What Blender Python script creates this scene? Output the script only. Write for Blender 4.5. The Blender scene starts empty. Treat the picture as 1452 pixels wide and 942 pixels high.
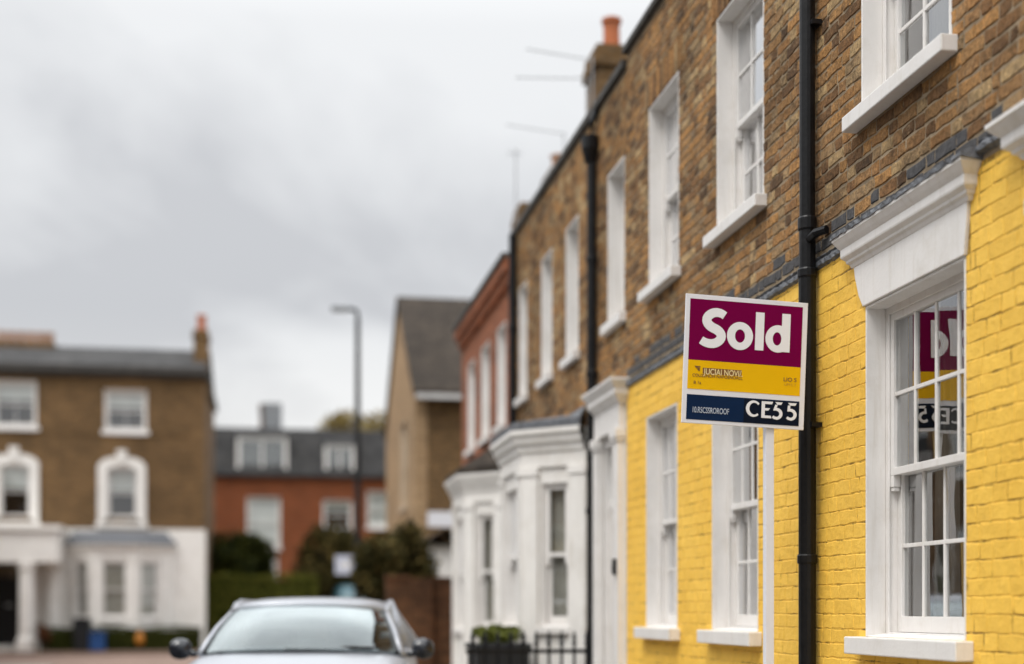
import bpy, bmesh, math, random
from mathutils import Vector, Matrix
R = math.radians
random.seed(11)
S = bpy.context.scene
COL = S.collection

# ------------------------------------------------------------------ camera
TH = R(9.735)
EYE = 1.33
cam_d = bpy.data.cameras.new('camera')
cam = bpy.data.objects.new('camera', cam_d); COL.objects.link(cam)
cam.location = (0, 0, EYE); cam.rotation_euler = (R(90), 0, -TH)
cam_d.lens = 50; cam_d.sensor_width = 36; cam_d.shift_y = 0.272
cam_d.clip_start = 0.05; cam_d.clip_end = 2000
cam_d.dof.use_dof = True; cam_d.dof.focus_distance = 6.95; cam_d.dof.aperture_fstop = 0.78
cam_d.dof.aperture_blades = 0
S.camera = cam

# ------------------------------------------------------------------ sky, sun, exposure
SUN_EL, SUN_AZ = R(57), R(232)          # azimuth measured from +Y towards +X
W = bpy.data.worlds.new('World'); S.world = W; W.use_nodes = True
nt = W.node_tree; nt.nodes.clear()
def N(nt, t, **k):
    n = nt.nodes.new(t)
    for a, v in k.items(): setattr(n, a, v)
    return n
def MATH(nt, op, a, b=None, c=None):
    n = N(nt, 'ShaderNodeMath', operation=op)
    for i, v in enumerate((a, b, c)):
        if v is None: continue
        if isinstance(v, (int, float)): n.inputs[i].default_value = v
        else: nt.links.new(v, n.inputs[i])
    return n.outputs[0]
def RAMP(nt, fac, stops, interp='LINEAR'):
    n = N(nt, 'ShaderNodeValToRGB'); cr = n.color_ramp; cr.interpolation = interp
    while len(cr.elements) < len(stops): cr.elements.new(0.5)
    for e, (p, c) in zip(cr.elements, stops):
        e.position = p; e.color = (*c, 1) if len(c) == 3 else c
    nt.links.new(fac, n.inputs[0]); return n.outputs[0]
def MIX(nt, fac, a, b, blend='MIX'):
    n = N(nt, 'ShaderNodeMix', data_type='RGBA', blend_type=blend)
    if isinstance(fac, (int, float)): n.inputs[0].default_value = fac
    else: nt.links.new(fac, n.inputs[0])
    for i, v in ((6, a), (7, b)):
        if isinstance(v, tuple): n.inputs[i].default_value = (*v, 1)
        else: nt.links.new(v, n.inputs[i])
    return n.outputs[2]
sky = N(nt, 'ShaderNodeTexSky', sky_type='NISHITA', sun_disc=False)
sky.sun_elevation = SUN_EL; sky.sun_rotation = SUN_AZ
tc = N(nt, 'ShaderNodeTexCoord'); sp = N(nt, 'ShaderNodeSeparateXYZ')
nt.links.new(tc.outputs['Generated'], sp.inputs[0])
zz = MATH(nt, 'MAXIMUM', sp.outputs[2], 0.0)
den = MATH(nt, 'ADD', zz, 0.22)
cb = N(nt, 'ShaderNodeCombineXYZ')
nt.links.new(MATH(nt, 'DIVIDE', sp.outputs[0], den), cb.inputs[0])
nt.links.new(MATH(nt, 'DIVIDE', sp.outputs[1], den), cb.inputs[1])
cb.inputs[2].default_value = 3.7
def noise(nt, vec, scale, detail=5, rough=0.55, dist=0.0):
    n = N(nt, 'ShaderNodeTexNoise'); n.inputs['Scale'].default_value = scale
    n.inputs['Detail'].default_value = detail; n.inputs['Roughness'].default_value = rough
    n.inputs['Distortion'].default_value = dist
    if vec is not None: nt.links.new(vec, n.inputs['Vector'])
    return n.outputs[0]
n1 = noise(nt, cb.outputs[0], 1.15, 6, 0.55, 0.35)
clouds = RAMP(nt, n1, [(0.35, (5.95, 6.06, 6.26)), (0.46, (7.35, 7.47, 7.6)), (0.56, (8.3, 8.42, 8.5))])
hz = RAMP(nt, zz, [(0.0, (1.06, 1.03, 0.98)), (0.10, (1.04, 1.02, 0.99)), (0.2, (0.88, 0.88, 0.885)), (0.38, (0.94, 0.94, 0.945)), (0.44, (1.2, 1.2, 1.2)), (0.6, (2.3, 2.3, 2.3)), (1.0, (3.2, 3.2, 3.2))])
over = MIX(nt, 1.0, clouds, hz, 'MULTIPLY')
skyc = MIX(nt, 0.96, sky.outputs[0], over)
bg = N(nt, 'ShaderNodeBackground'); bg.inputs[1].default_value = 0.1
nt.links.new(skyc, bg.inputs[0])
wo = N(nt, 'ShaderNodeOutputWorld'); nt.links.new(bg.outputs[0], wo.inputs[0])

sun_d = bpy.data.lights.new('sun', 'SUN'); sun_d.energy = 1.5; sun_d.angle = R(24); sun_d.color = (1.0, 0.96, 0.9)
sun = bpy.data.objects.new('sun', sun_d); COL.objects.link(sun)
sv = Vector((math.sin(SUN_AZ) * math.cos(SUN_EL), math.cos(SUN_AZ) * math.cos(SUN_EL), math.sin(SUN_EL)))
sun.rotation_euler = sv.to_track_quat('Z', 'Y').to_euler(); sun.location = sv * 50
S.view_settings.view_transform = 'Standard'; S.view_settings.look = 'None'
S.view_settings.exposure = 0.22; S.view_settings.gamma = 1.0; S.view_settings.use_curve_mapping = False
S.render.engine = 'CYCLES'
S.cycles.use_denoising = True
S.cycles.max_bounces = 8; S.cycles.transparent_max_bounces = 12
S.cycles.sample_clamp_indirect = 6

# ------------------------------------------------------------------ mesh builder
class Frame:
    """local (u along the wall, w into the wall, z up) -> world"""
    def __init__(s, o, U, Wd):
        s.o = Vector((o[0], o[1], 0)); s.U = Vector((U[0], U[1], 0)); s.W = Vector((Wd[0], Wd[1], 0))
    def __call__(s, u, w, z):
        p = s.o + s.U * u + s.W * w; return (p.x, p.y, z)
IDENT = Frame((0, 0), (1, 0), (0, 1))
def facade(x): return Frame((x, 0), (0, 1), (1, 0))      # faces -X, u = Y
def frontal(y): return Frame((0, y), (1, 0), (0, 1))     # faces -Y, u = X

class MB:
    def __init__(s, fr=None): s.v = []; s.f = []; s.m = []; s.fr = fr or IDENT
    def pt(s, u, w, z): s.v.append(s.fr(u, w, z)); return len(s.v) - 1
    def face(s, ids, m=0): s.f.append(tuple(ids)); s.m.append(m)
    def box(s, u0, u1, w0, w1, z0, z1, m=0):
        if u0 > u1: u0, u1 = u1, u0
        if w0 > w1: w0, w1 = w1, w0
        i = [s.pt(u, w, z) for z in (z0, z1) for u, w in ((u0, w0), (u1, w0), (u1, w1), (u0, w1))]
        for q in ((3, 2, 1, 0), (4, 5, 6, 7), (0, 1, 5, 4), (1, 2, 6, 5), (2, 3, 7, 6), (3, 0, 4, 7)): s.face([i[k] for k in q], m)
        return s
    def grid(s, rows, m=0, closed=False):
        """rows of equal-length local points -> quads"""
        ids = [[s.pt(*p) for p in r] for r in rows]
        for a, b in zip(ids, ids[1:]):
            n = len(a)
            for k in range(n if closed else n - 1):
                s.face((a[k], a[(k + 1) % n], b[(k + 1) % n], b[k]), m)
        return ids
    def prism(s, poly, w0, w1, m=0):
        """polygon in (u,z), extruded in w"""
        a = [s.pt(u, w0, z) for u, z in poly]; b = [s.pt(u, w1, z) for u, z in poly]
        s.face(a, m); s.face(b[::-1], m); n = len(poly)
        for k in range(n): s.face((a[k], b[k], b[(k + 1) % n], a[(k + 1) % n]), m)
        return s
    def ring(s, outer, inner, w0, w1, m=0, closed=True):
        n = len(outer)
        A = [s.pt(u, w0, z) for u, z in outer]; B = [s.pt(u, w0, z) for u, z in inner]
        C = [s.pt(u, w1, z) for u, z in outer]; D = [s.pt(u, w1, z) for u, z in inner]
        for k in range(n if closed else n - 1):
            j = (k + 1) % n
            s.face((A[k], A[j], B[j], B[k]), m); s.face((C[k], D[k], D[j], C[j]), m)
            s.face((A[k], C[k], C[j], A[j]), m); s.face((B[k], B[j], D[j], D[k]), m)
        if not closed:
            for k in (0, n - 1): s.face((A[k], B[k], D[k], C[k]), m)
        return s
    def plan(s, pts, z0, z1, m=0):
        a = [s.pt(x, y, z0) for x, y in pts]; b = [s.pt(x, y, z1) for x, y in pts]
        s.face(a[::-1], m); s.face(b, m); n = len(pts)
        for k in range(n): s.face((a[k], a[(k + 1) % n], b[(k + 1) % n], b[k]), m)
        return s
    def lathe(s, cx, cy, prof, n=14, m=0):
        rows = []
        for r, z in prof:
            rows.append([(cx + r * math.cos(2 * math.pi * k / n), cy + r * math.sin(2 * math.pi * k / n), z) for k in range(n)])
        ids = s.grid(rows, m, True)
        s.face(ids[0][::-1], m); s.face(ids[-1], m); return s
    def tube(s, pts, rad, n=8, m=0):
        P = [Vector(p) for p in pts]; rows = []
        rr = rad if isinstance(rad, (list, tuple)) else [rad] * len(P)
        for k, p in enumerate(P):
            t = (P[min(k + 1, len(P) - 1)] - P[max(k - 1, 0)]).normalized()
            a = t.cross(Vector((0.0, 0.0, 1.0)))
            if a.length < 1e-3: a = t.cross(Vector((1.0, 0, 0)))
            a.normalize(); b = t.cross(a)
            rows.append([tuple(p + (a * math.cos(2 * math.pi * q / n) + b * math.sin(2 * math.pi * q / n)) * rr[k]) for q in range(n)])
        ids = s.grid(rows, m, True); s.face(ids[0][::-1], m); s.face(ids[-1], m); return s
    def build(s, name, mats, parent=None, recalc=True, smooth=False, bevel=0.0, origin=None):
        me = bpy.data.meshes.new(name)
        v = s.v
        if parent is not None: o0 = parent.matrix_world.translation if False else WORLD.get(parent.name, Vector((0, 0, 0)))
        else: o0 = Vector(origin) if origin else Vector((0, 0, 0))
        v = [(x - o0.x, y - o0.y, z - o0.z) for x, y, z in v]
        me.from_pydata(v, [], s.f)
        if not isinstance(mats, (list, tuple)): mats = [mats]
        for mm in mats: me.materials.append(mm)
        if len(mats) > 1: me.polygons.foreach_set('material_index', s.m)
        if recalc:
            bm = bmesh.new(); bm.from_mesh(me); bmesh.ops.recalc_face_normals(bm, faces=bm.faces); bm.to_mesh(me); bm.free()
        if smooth: me.polygons.foreach_set('use_smooth', [True] * len(me.polygons))
        me.update()
        o = bpy.data.objects.new(name, me); COL.objects.link(o)
        if parent is not None:
            o.parent = parent; WORLD[o.name] = o0
        else:
            o.location = o0; WORLD[o.name] = o0
        if bevel:
            b = o.modifiers.new('soft_edges', 'BEVEL'); b.width = bevel; b.segments = 2; b.limit_method = 'ANGLE'; b.angle_limit = R(40)
        return o
WORLD = {}
def thing(name, label, cat, loc=(0, 0, 0), group=None, rz=0):
    o = bpy.data.objects.new(name, None); COL.objects.link(o); o.location = loc; o.rotation_euler = (0, 0, rz)
    o.empty_display_size = 0.3
    o['label'] = label; o['category'] = cat
    if group: o['group'] = group
    WORLD[o.name] = Vector(loc)
    return o
def tag(o, label, cat, group=None):
    o['label'] = label; o['category'] = cat
    if group: o['group'] = group
    return o
def struct(o): o['kind'] = 'structure'; return o

# ------------------------------------------------------------------ materials
def new_mat(name):
    m = bpy.data.materials.new(name); m.use_nodes = True
    nt = m.node_tree; b = nt.nodes['Principled BSDF']; return m, nt, b
def objvec(nt):
    return N(nt, 'ShaderNodeNewGeometry').outputs['Position']
def bump(nt, b, hs, dist):
    n = N(nt, 'ShaderNodeBump'); n.inputs['Strength'].default_value = 1.0; n.inputs['Distance'].default_value = dist
    nt.links.new(hs, n.inputs['Height']); nt.links.new(n.outputs[0], b.inputs['Normal'])
def mat(name, col, rough=0.6, var=0.12, scale=6, bmp=0.0, bscale=80, metallic=0.0, spec=0.5, coat=0.0, dirt=None, dirt_amt=0.5, streak=False):
    m, nt, b = new_mat(name); p = objvec(nt)
    lo = tuple(c * (1 - var) for c in col); hi = tuple(min(1, c * (1 + var)) for c in col)
    n = noise(nt, p, scale, 6, 0.6)
    c = RAMP(nt, n, [(0.3, lo), (0.7, hi)])
    if dirt:
        d = RAMP(nt, noise(nt, p, scale * 0.7 + 1.3, 7, 0.7), [(0.52, (0, 0, 0)), (0.75, (dirt_amt,) * 3)])
        c = MIX(nt, d, c, dirt)
        if streak:
            mp = N(nt, 'ShaderNodeMapping'); mp.inputs['Scale'].default_value = (1, 1, 0.09); nt.links.new(p, mp.inputs[0])
            c = MIX(nt, RAMP(nt, noise(nt, mp.outputs[0], 24, 5, 0.65), [(0.54, (0, 0, 0)), (0.74, (0.42,) * 3)]), c, dirt)
            c = MIX(nt, RAMP(nt, noise(nt, p, 42, 4, 0.7), [(0.68, (0, 0, 0)), (0.74, (0.5,) * 3)]), c, tuple(q * 0.75 for q in dirt))
    nt.links.new(c, b.inputs['Base Color'])
    b.inputs['Roughness'].default_value = rough; b.inputs['Metallic'].default_value = metallic
    b.inputs['Specular IOR Level'].default_value = spec; b.inputs['Coat Weight'].default_value = coat
    if bmp: bump(nt, b, noise(nt, p, bscale, 5, 0.6), bmp)
    return m
def brick_tex(name, c1, c2, mortar, axis, dark=0.5, bw=0.225, rh=0.075, mort=0.011):
    m, nt, b = new_mat(name); p = objvec(nt)
    sp = N(nt, 'ShaderNodeSeparateXYZ'); nt.links.new(p, sp.inputs[0])
    cb = N(nt, 'ShaderNodeCombineXYZ'); nt.links.new(sp.outputs[axis], cb.inputs[0]); nt.links.new(sp.outputs[2], cb.inputs[1])
    t = N(nt, 'ShaderNodeTexBrick'); nt.links.new(cb.outputs[0], t.inputs['Vector'])
    t.inputs['Color1'].default_value = (*c1, 1); t.inputs['Color2'].default_value = (*c2, 1); t.inputs['Mortar'].default_value = (*mortar, 1)
    t.inputs['Scale'].default_value = 1.0; t.inputs['Mortar Size'].default_value = mort; t.inputs['Bias'].default_value = -0.1
    t.inputs['Brick Width'].default_value = bw; t.inputs['Row Height'].default_value = rh
    big = RAMP(nt, noise(nt, p, 0.9, 6, 0.65), [(0.3, (dark,) * 3), (0.65, (1.15, 1.12, 1.08))])
    c = MIX(nt, 1.0, t.outputs[0], big, 'MULTIPLY')
    c = MIX(nt, 0.6, c, RAMP(nt, noise(nt, p, 14, 3, 0.6), [(0.3, (0.55,) * 3), (0.7, (1.3, 1.25, 1.2))]), 'MULTIPLY')
    nt.links.new(c, b.inputs['Base Color']); b.inputs['Roughness'].default_value = 0.9; b.inputs['Specular IOR Level'].default_value = 0.2
    bump(nt, b, MATH(nt, 'SUBTRACT', 1.0, t.outputs[1]), 0.006)
    return m
def stock_brick():
    m, nt, b = new_mat('stock_brick'); p = objvec(nt)
    g = N(nt, 'ShaderNodeNewGeometry')
    base = RAMP(nt, MATH(nt, 'ADD', MATH(nt, 'MULTIPLY', g.outputs['Random Per Island'], 0.86), MATH(nt, 'MULTIPLY', noise(nt, p, 11, 4, 0.6), 0.2)), [(0.0, (0.045, 0.032, 0.024)), (0.12, (0.085, 0.055, 0.035)), (0.28, (0.17, 0.098, 0.05)), (0.45, (0.235, 0.145, 0.072)),
        (0.6, (0.29, 0.165, 0.07)), (0.72, (0.23, 0.13, 0.06)), (0.82, (0.21, 0.15, 0.09)), (0.92, (0.34, 0.25, 0.14)), (1.0, (0.12, 0.09, 0.07))])
    base = MIX(nt, 1.0, base, (1.56, 1.50, 1.40), 'MULTIPLY')
    mott = RAMP(nt, noise(nt, p, 40, 7, 0.75, 0.6), [(0.3, (0.3, 0.32, 0.31)), (0.5, (0.95, 0.95, 0.95)), (0.7, (1.65, 1.55, 1.4))])
    c = MIX(nt, 0.85, base, mott, 'MULTIPLY')
    big = RAMP(nt, noise(nt, p, 1.3, 5, 0.6), [(0.33, (0.5, 0.49, 0.5)), (0.62, (1.15, 1.12, 1.08))])
    c = MIX(nt, 0.9, c, big, 'MULTIPLY')
    soot = RAMP(nt, noise(nt, p, 7, 7, 0.75), [(0.53, (0, 0, 0)), (0.70, (0.75,) * 3)])
    c = MIX(nt, soot, c, (0.05, 0.04, 0.033))
    pale = RAMP(nt, noise(nt, p, 18, 4, 0.7, 1.0), [(0.60, (0, 0, 0)), (0.70, (0.6,) * 3)])
    c = MIX(nt, pale, c, (0.42, 0.29, 0.16))
    nt.links.new(c, b.inputs['Base Color']); b.inputs['Roughness'].default_value = 0.95; b.inputs['Specular IOR Level'].default_value = 0.12
    h = MATH(nt, 'ADD', MATH(nt, 'MULTIPLY', noise(nt, p, 55, 7, 0.7), 1.0), MATH(nt, 'MULTIPLY', noise(nt, p, 16, 4, 0.6), 1.4))
    bump(nt, b, h, 0.011)
    return m
def yellow_paint(name, joint=False):
    m, nt, b = new_mat(name); p = objvec(nt); g = N(nt, 'ShaderNodeNewGeometry')
    c = RAMP(nt, noise(nt, p, 1.1, 5, 0.6), [(0.3, (0.88, 0.525, 0.075)), (0.7, (0.95, 0.60, 0.105))])
    if not joint:
        c = MIX(nt, 0.5, c, RAMP(nt, g.outputs['Random Per Island'], [(0, (0.9, 0.88, 0.84)), (1, (1.06, 1.07, 1.1))]), 'MULTIPLY')
        c = MIX(nt, 0.5, c, RAMP(nt, noise(nt, p, 20, 5, 0.7), [(0.3, (0.86, 0.83, 0.78)), (0.65, (1.05, 1.05, 1.05))]), 'MULTIPLY')
        grime = RAMP(nt, noise(nt, p, 9, 8, 0.8), [(0.58, (0, 0, 0)), (0.76, (0.4,) * 3)])
        c = MIX(nt, grime, c, (0.42, 0.24, 0.05))
        c = MIX(nt, RAMP(nt, noise(nt, p, 48, 5, 0.75), [(0.68, (0, 0, 0)), (0.74, (0.6,) * 3)]), c, (0.22, 0.12, 0.03))
    else:
        crack = RAMP(nt, noise(nt, p, 6.5, 6, 0.7), [(0.47, (0.1, 0.1, 0.1)), (0.6, (0.9,) * 3)])
        c = MIX(nt, crack, c, (0.16, 0.085, 0.02))
    nt.links.new(c, b.inputs['Base Color']); b.inputs['Roughness'].default_value = 0.6; b.inputs['Specular IOR Level'].default_value = 0.2
    h = MATH(nt, 'ADD', MATH(nt, 'MULTIPLY', noise(nt, p, 90, 5, 0.65), 0.5), MATH(nt, 'MULTIPLY', noise(nt, p, 13, 5, 0.6), 2.0))
    bump(nt, b, h, 0.0045)
    return m
def glass_mat(name, tint=(0.86, 0.89, 0.88), gain=3.7, wav=0.0012, gcol=(0.97, 0.98, 1)):
    m, nt, b = new_mat(name); nt.nodes.remove(b)
    p = objvec(nt)
    bn = N(nt, 'ShaderNodeBump'); bn.inputs['Distance'].default_value = wav; nt.links.new(noise(nt, p, 3.0, 2, 0.5), bn.inputs['Height'])
    g = N(nt, 'ShaderNodeNewGeometry'); dt = N(nt, 'ShaderNodeVectorMath', operation='DOT_PRODUCT')
    nt.links.new(g.outputs['Normal'], dt.inputs[0]); nt.links.new(g.outputs['Incoming'], dt.inputs[1])
    one = MATH(nt, 'SUBTRACT', 1.0, MATH(nt, 'ABSOLUTE', dt.outputs['Value']))
    schlick = MATH(nt, 'MULTIPLY_ADD', MATH(nt, 'POWER', one, 5.0), 0.96, 0.04)
    tr = N(nt, 'ShaderNodeBsdfTransparent'); tr.inputs[0].default_value = (*tint, 1)
    gl = N(nt, 'ShaderNodeBsdfGlossy'); gl.inputs['Roughness'].default_value = 0.01; gl.inputs[0].default_value = (*gcol, 1)
    nt.links.new(bn.outputs[0], gl.inputs['Normal'])
    mx = N(nt, 'ShaderNodeMixShader'); f = MATH(nt, 'MULTIPLY', schlick, gain); f.node.use_clamp = True
    nt.links.new(f, mx.inputs[0]); nt.links.new(tr.outputs[0], mx.inputs[1]); nt.links.new(gl.outputs[0], mx.inputs[2])
    nt.links.new(mx.outputs[0], nt.nodes['Material Output'].inputs[0]); return m
def leaf_mat(name, a, b_, c_):
    m, nt, b = new_mat(name); g = N(nt, 'ShaderNodeNewGeometry')
    nt.links.new(RAMP(nt, g.outputs['Random Per Island'], [(0, a), (0.55, b_), (1, c_)]), b.inputs['Base Color'])
    b.inputs['Roughness'].default_value = 0.75; b.inputs['Specular IOR Level'].default_value = 0.08; return m
def slate_mat(name, col, axis=0, rh=0.2, bw=0.3):
    m, nt, b = new_mat(name); p = objvec(nt)
    sp = N(nt, 'ShaderNodeSeparateXYZ'); nt.links.new(p, sp.inputs[0])
    cb = N(nt, 'ShaderNodeCombineXYZ'); nt.links.new(sp.outputs[axis], cb.inputs[0]); nt.links.new(sp.outputs[2], cb.inputs[1])
    t = N(nt, 'ShaderNodeTexBrick'); nt.links.new(cb.outputs[0], t.inputs['Vector'])
    t.inputs['Color1'].default_value = (*[c * 0.75 for c in col], 1); t.inputs['Color2'].default_value = (*[c * 1.25 for c in col], 1)
    t.inputs['Mortar'].default_value = (*[c * 0.35 for c in col], 1); t.inputs['Scale'].default_value = 1; t.inputs['Mortar Size'].default_value = 0.008
    t.inputs['Brick Width'].default_value = bw; t.inputs['Row Height'].default_value = rh
    c = MIX(nt, 0.8, t.outputs[0], RAMP(nt, noise(nt, p, 1.5, 6, 0.7), [(0.3, (0.7,) * 3), (0.7, (1.3, 1.25, 1.15))]), 'MULTIPLY')
    nt.links.new(c, b.inputs['Base Color']); b.inputs['Roughness'].default_value = 0.85; b.inputs['Specular IOR Level'].default_value = 0.15
    return m

M = {}
M['brick'] = stock_brick()
M['mortar'] = mat('mortar', (0.29, 0.225, 0.15), 0.95, 0.35, 9, 0.004, 70, spec=0.2)
M['slate_course'] = mat('sooty_brick', (0.06, 0.058, 0.06), 0.85, 0.4, 20, 0.006, 50)
M['yellow'] = yellow_paint('yellow_masonry_paint'); M['yellow_joint'] = yellow_paint('yellow_joint', True)
M['white'] = mat('white_gloss_paint', (0.77, 0.745, 0.72), 0.42, 0.035, 5, 0.0012, 60, dirt=(0.55, 0.5, 0.43), dirt_amt=0.4, streak=True)
M['stucco'] = mat('white_stucco', (0.77, 0.745, 0.71), 0.75, 0.05, 3, 0.003, 40, dirt=(0.52, 0.47, 0.4), dirt_amt=0.5, streak=True)
M['lead'] = mat('lead_flashing', (0.105, 0.112, 0.125), 0.6, 0.5, 22, 0.008, 38, dirt=(0.34, 0.34, 0.36), dirt_amt=0.6)
M['black'] = mat('black_gloss_paint', (0.007, 0.007, 0.008), 0.36, 0.3, 12, 0.0015, 30, spec=0.25, dirt=(0.025, 0.022, 0.02), dirt_amt=0.4)
M['black_matt'] = mat('black_plastic', (0.014, 0.015, 0.017), 0.5, 0.2, 10)
M['glass'] = glass_mat('window_glass')
M['net'] = mat('net_curtain', (0.40, 0.37, 0.33), 0.9, 0.1, 8)
M['curtain'] = mat('curtain_cloth', (0.16, 0.145, 0.125), 0.9, 0.1, 8)
M['blind'] = mat('roller_blind', (0.74, 0.73, 0.70), 0.9, 0.05, 3)
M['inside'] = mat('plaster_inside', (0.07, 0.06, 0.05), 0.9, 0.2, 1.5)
M['coping'] = mat('parapet_coping', (0.055, 0.05, 0.045), 0.9, 0.4, 6, 0.006, 30)
M['terracotta'] = mat('terracotta', (0.42, 0.125, 0.045), 0.8, 0.2, 7)
M['tan_pot'] = mat('buff_clay', (0.36, 0.2, 0.12), 0.8, 0.2, 7)
M['slate'] = slate_mat('roof_slate', (0.05, 0.05, 0.052))
M['slate_y'] = slate_mat('roof_slate_side', (0.075, 0.078, 0.085), 1)
M['brown_tile'] = slate_mat('brown_roof_tile', (0.046, 0.037, 0.03), 0, 0.12, 0.18)
M['brick_y'] = brick_tex('stock_brick_side', (0.22, 0.13, 0.062), (0.13, 0.075, 0.038), (0.17, 0.13, 0.09), 1)
M['brick_x'] = brick_tex('stock_brick_front', (0.215, 0.125, 0.052), (0.12, 0.07, 0.03), (0.16, 0.115, 0.07), 0, 0.6)
M['pale_brick'] = brick_tex('buff_brick', (0.40, 0.27, 0.15), (0.31, 0.2, 0.105), (0.33, 0.25, 0.17), 1, 0.75)
M['red_brick_y'] = brick_tex('red_brick_side', (0.36, 0.115, 0.05), (0.24, 0.075, 0.035), (0.26, 0.15, 0.1), 1, 0.65)
M['red_brick_x'] = brick_tex('red_brick_front', (0.26, 0.068, 0.02), (0.18, 0.047, 0.015), (0.2, 0.1, 0.06), 0, 0.75)
M['garden_brick'] = brick_tex('garden_wall_brick', (0.18, 0.078, 0.036), (0.08, 0.038, 0.02), (0.12, 0.075, 0.045), 0, 0.4)
M['asphalt'] = mat('asphalt', (0.055, 0.054, 0.053), 0.9, 0.2, 3, 0.004, 90)
M['cross_road'] = mat('reddish_tarmac', (0.20, 0.135, 0.105), 0.9, 0.15, 1.2, 0.004, 60)
M['paving'] = mat('paving', (0.26, 0.245, 0.22), 0.85, 0.15, 2.5, 0.004, 60)
M['kerb'] = mat('granite_kerb', (0.3, 0.29, 0.28), 0.8, 0.15, 12)
M['earth'] = mat('earth', (0.09, 0.085, 0.05), 0.95, 0.4, 1.0)
M['silver'] = mat('silver_car_paint', (0.37, 0.39, 0.43), 0.33, 0.02, 3, metallic=0.3, coat=0.35)
M['teal'] = mat('teal_van_paint', (0.02, 0.085, 0.11), 0.3, 0.05, 3, coat=0.6)
M['tyre'] = mat('tyre_rubber', (0.02, 0.02, 0.02), 0.85, 0.2, 10)
M['alloy'] = mat('alloy_wheel', (0.5, 0.5, 0.52), 0.3, 0.05, 5, metallic=0.9)
M['lamp_glass'] = mat('headlight_lens', (0.6, 0.62, 0.64), 0.1, 0.05, 5, metallic=0.5, coat=1.0)
M['car_glass'] = glass_mat('windscreen_glass', (0.5, 0.56, 0.56), 2.7, 0.0, (0.86, 0.94, 0.95))
M['side_glass'] = glass_mat('side_window_glass', (0.12, 0.15, 0.15), 1.2, 0.0)
M['plate'] = mat('number_plate', (0.75, 0.75, 0.72), 0.4, 0.03, 5)
M['steel'] = mat('painted_steel', (0.014, 0.015, 0.017), 0.5, 0.2, 5, spec=0.25)
M['mirror_shell'] = mat('gloss_black_shell', (0.006, 0.008, 0.014), 0.2, 0.1, 5, coat=0.4)
M['gutter_paint'] = mat('gutter_paint', (0.5, 0.49, 0.48), 0.6, 0.1, 4)
M['galv'] = mat('galvanised_steel', (0.25, 0.26, 0.27), 0.45, 0.2, 8, metallic=0.6)
M['bark'] = mat('bark', (0.07, 0.055, 0.04), 0.95, 0.3, 6)
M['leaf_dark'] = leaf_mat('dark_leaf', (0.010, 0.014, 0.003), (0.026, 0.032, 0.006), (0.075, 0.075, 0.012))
M['leaf_hedge'] = leaf_mat('hedge_leaf', (0.075, 0.085, 0.012), (0.13, 0.135, 0.022), (0.19, 0.18, 0.04))
M['leaf_olive'] = leaf_mat('olive_leaf', (0.014, 0.014, 0.004), (0.050, 0.043, 0.012), (0.16, 0.115, 0.04))
M['leaf_gold'] = leaf_mat('autumn_leaf', (0.14, 0.10, 0.03), (0.24, 0.18, 0.06), (0.33, 0.26, 0.11))
M['leaf_box'] = leaf_mat('box_leaf', (0.06, 0.075, 0.014), (0.11, 0.125, 0.025), (0.17, 0.18, 0.05))
M['leaf_red'] = leaf_mat('russet_leaf', (0.06, 0.025, 0.015), (0.11, 0.045, 0.02), (0.16, 0.07, 0.03))
M['sign_white'] = mat('sign_white', (0.74, 0.74, 0.78), 0.4, 0.02, 4)
M['sign_letter'] = mat('sign_letter_white', (0.80, 0.80, 0.82), 0.45, 0.02, 4)
M['maroon'] = mat('sign_maroon', (0.165, 0.0015, 0.05), 0.4, 0.06, 3, spec=0.03)
M['sign_yellow'] = mat('sign_yellow', (0.80, 0.46, 0.004), 0.4, 0.05, 3, spec=0.1)
M['navy'] = mat('sign_navy', (0.004, 0.018, 0.058), 0.35, 0.08, 3, spec=0.1)
M['ink'] = mat('sign_ink', (0.004, 0.008, 0.020), 0.45, 0.1, 3, spec=0.1)
M['sign_brown'] = mat('sign_brown_print', (0.20, 0.085, 0.02), 0.5, 0.1, 30)
M['cream_print'] = mat('sign_cream_print', (0.82, 0.66, 0.32), 0.5, 0.1, 30)
M['dim_print'] = mat('sign_dim_print', (0.55, 0.30, 0.01), 0.5, 0.05, 30)
M['pale_print'] = mat('sign_pale_print', (0.42, 0.47, 0.55), 0.5, 0.3, 60)
M['aluminium'] = mat('dull_aluminium', (0.36, 0.37, 0.38), 0.5, 0.1, 9, metallic=0.4)
M['blue_plastic'] = mat('blue_plastic', (0.008, 0.055, 0.19), 0.45, 0.1, 6)
M['orange_cloth'] = mat('orange_plastic', (0.45, 0.17, 0.015), 0.5, 0.1, 6)
M['light_sign'] = mat('pale_sign_face', (0.55, 0.58, 0.70), 0.4, 0.08, 12)
M['buff'] = mat('buff_stone_paint', (0.52, 0.42, 0.31), 0.8, 0.1, 4)
M['turq'] = mat('turquoise_panel', (0.12, 0.36, 0.40), 0.6, 0.1, 6)

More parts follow.
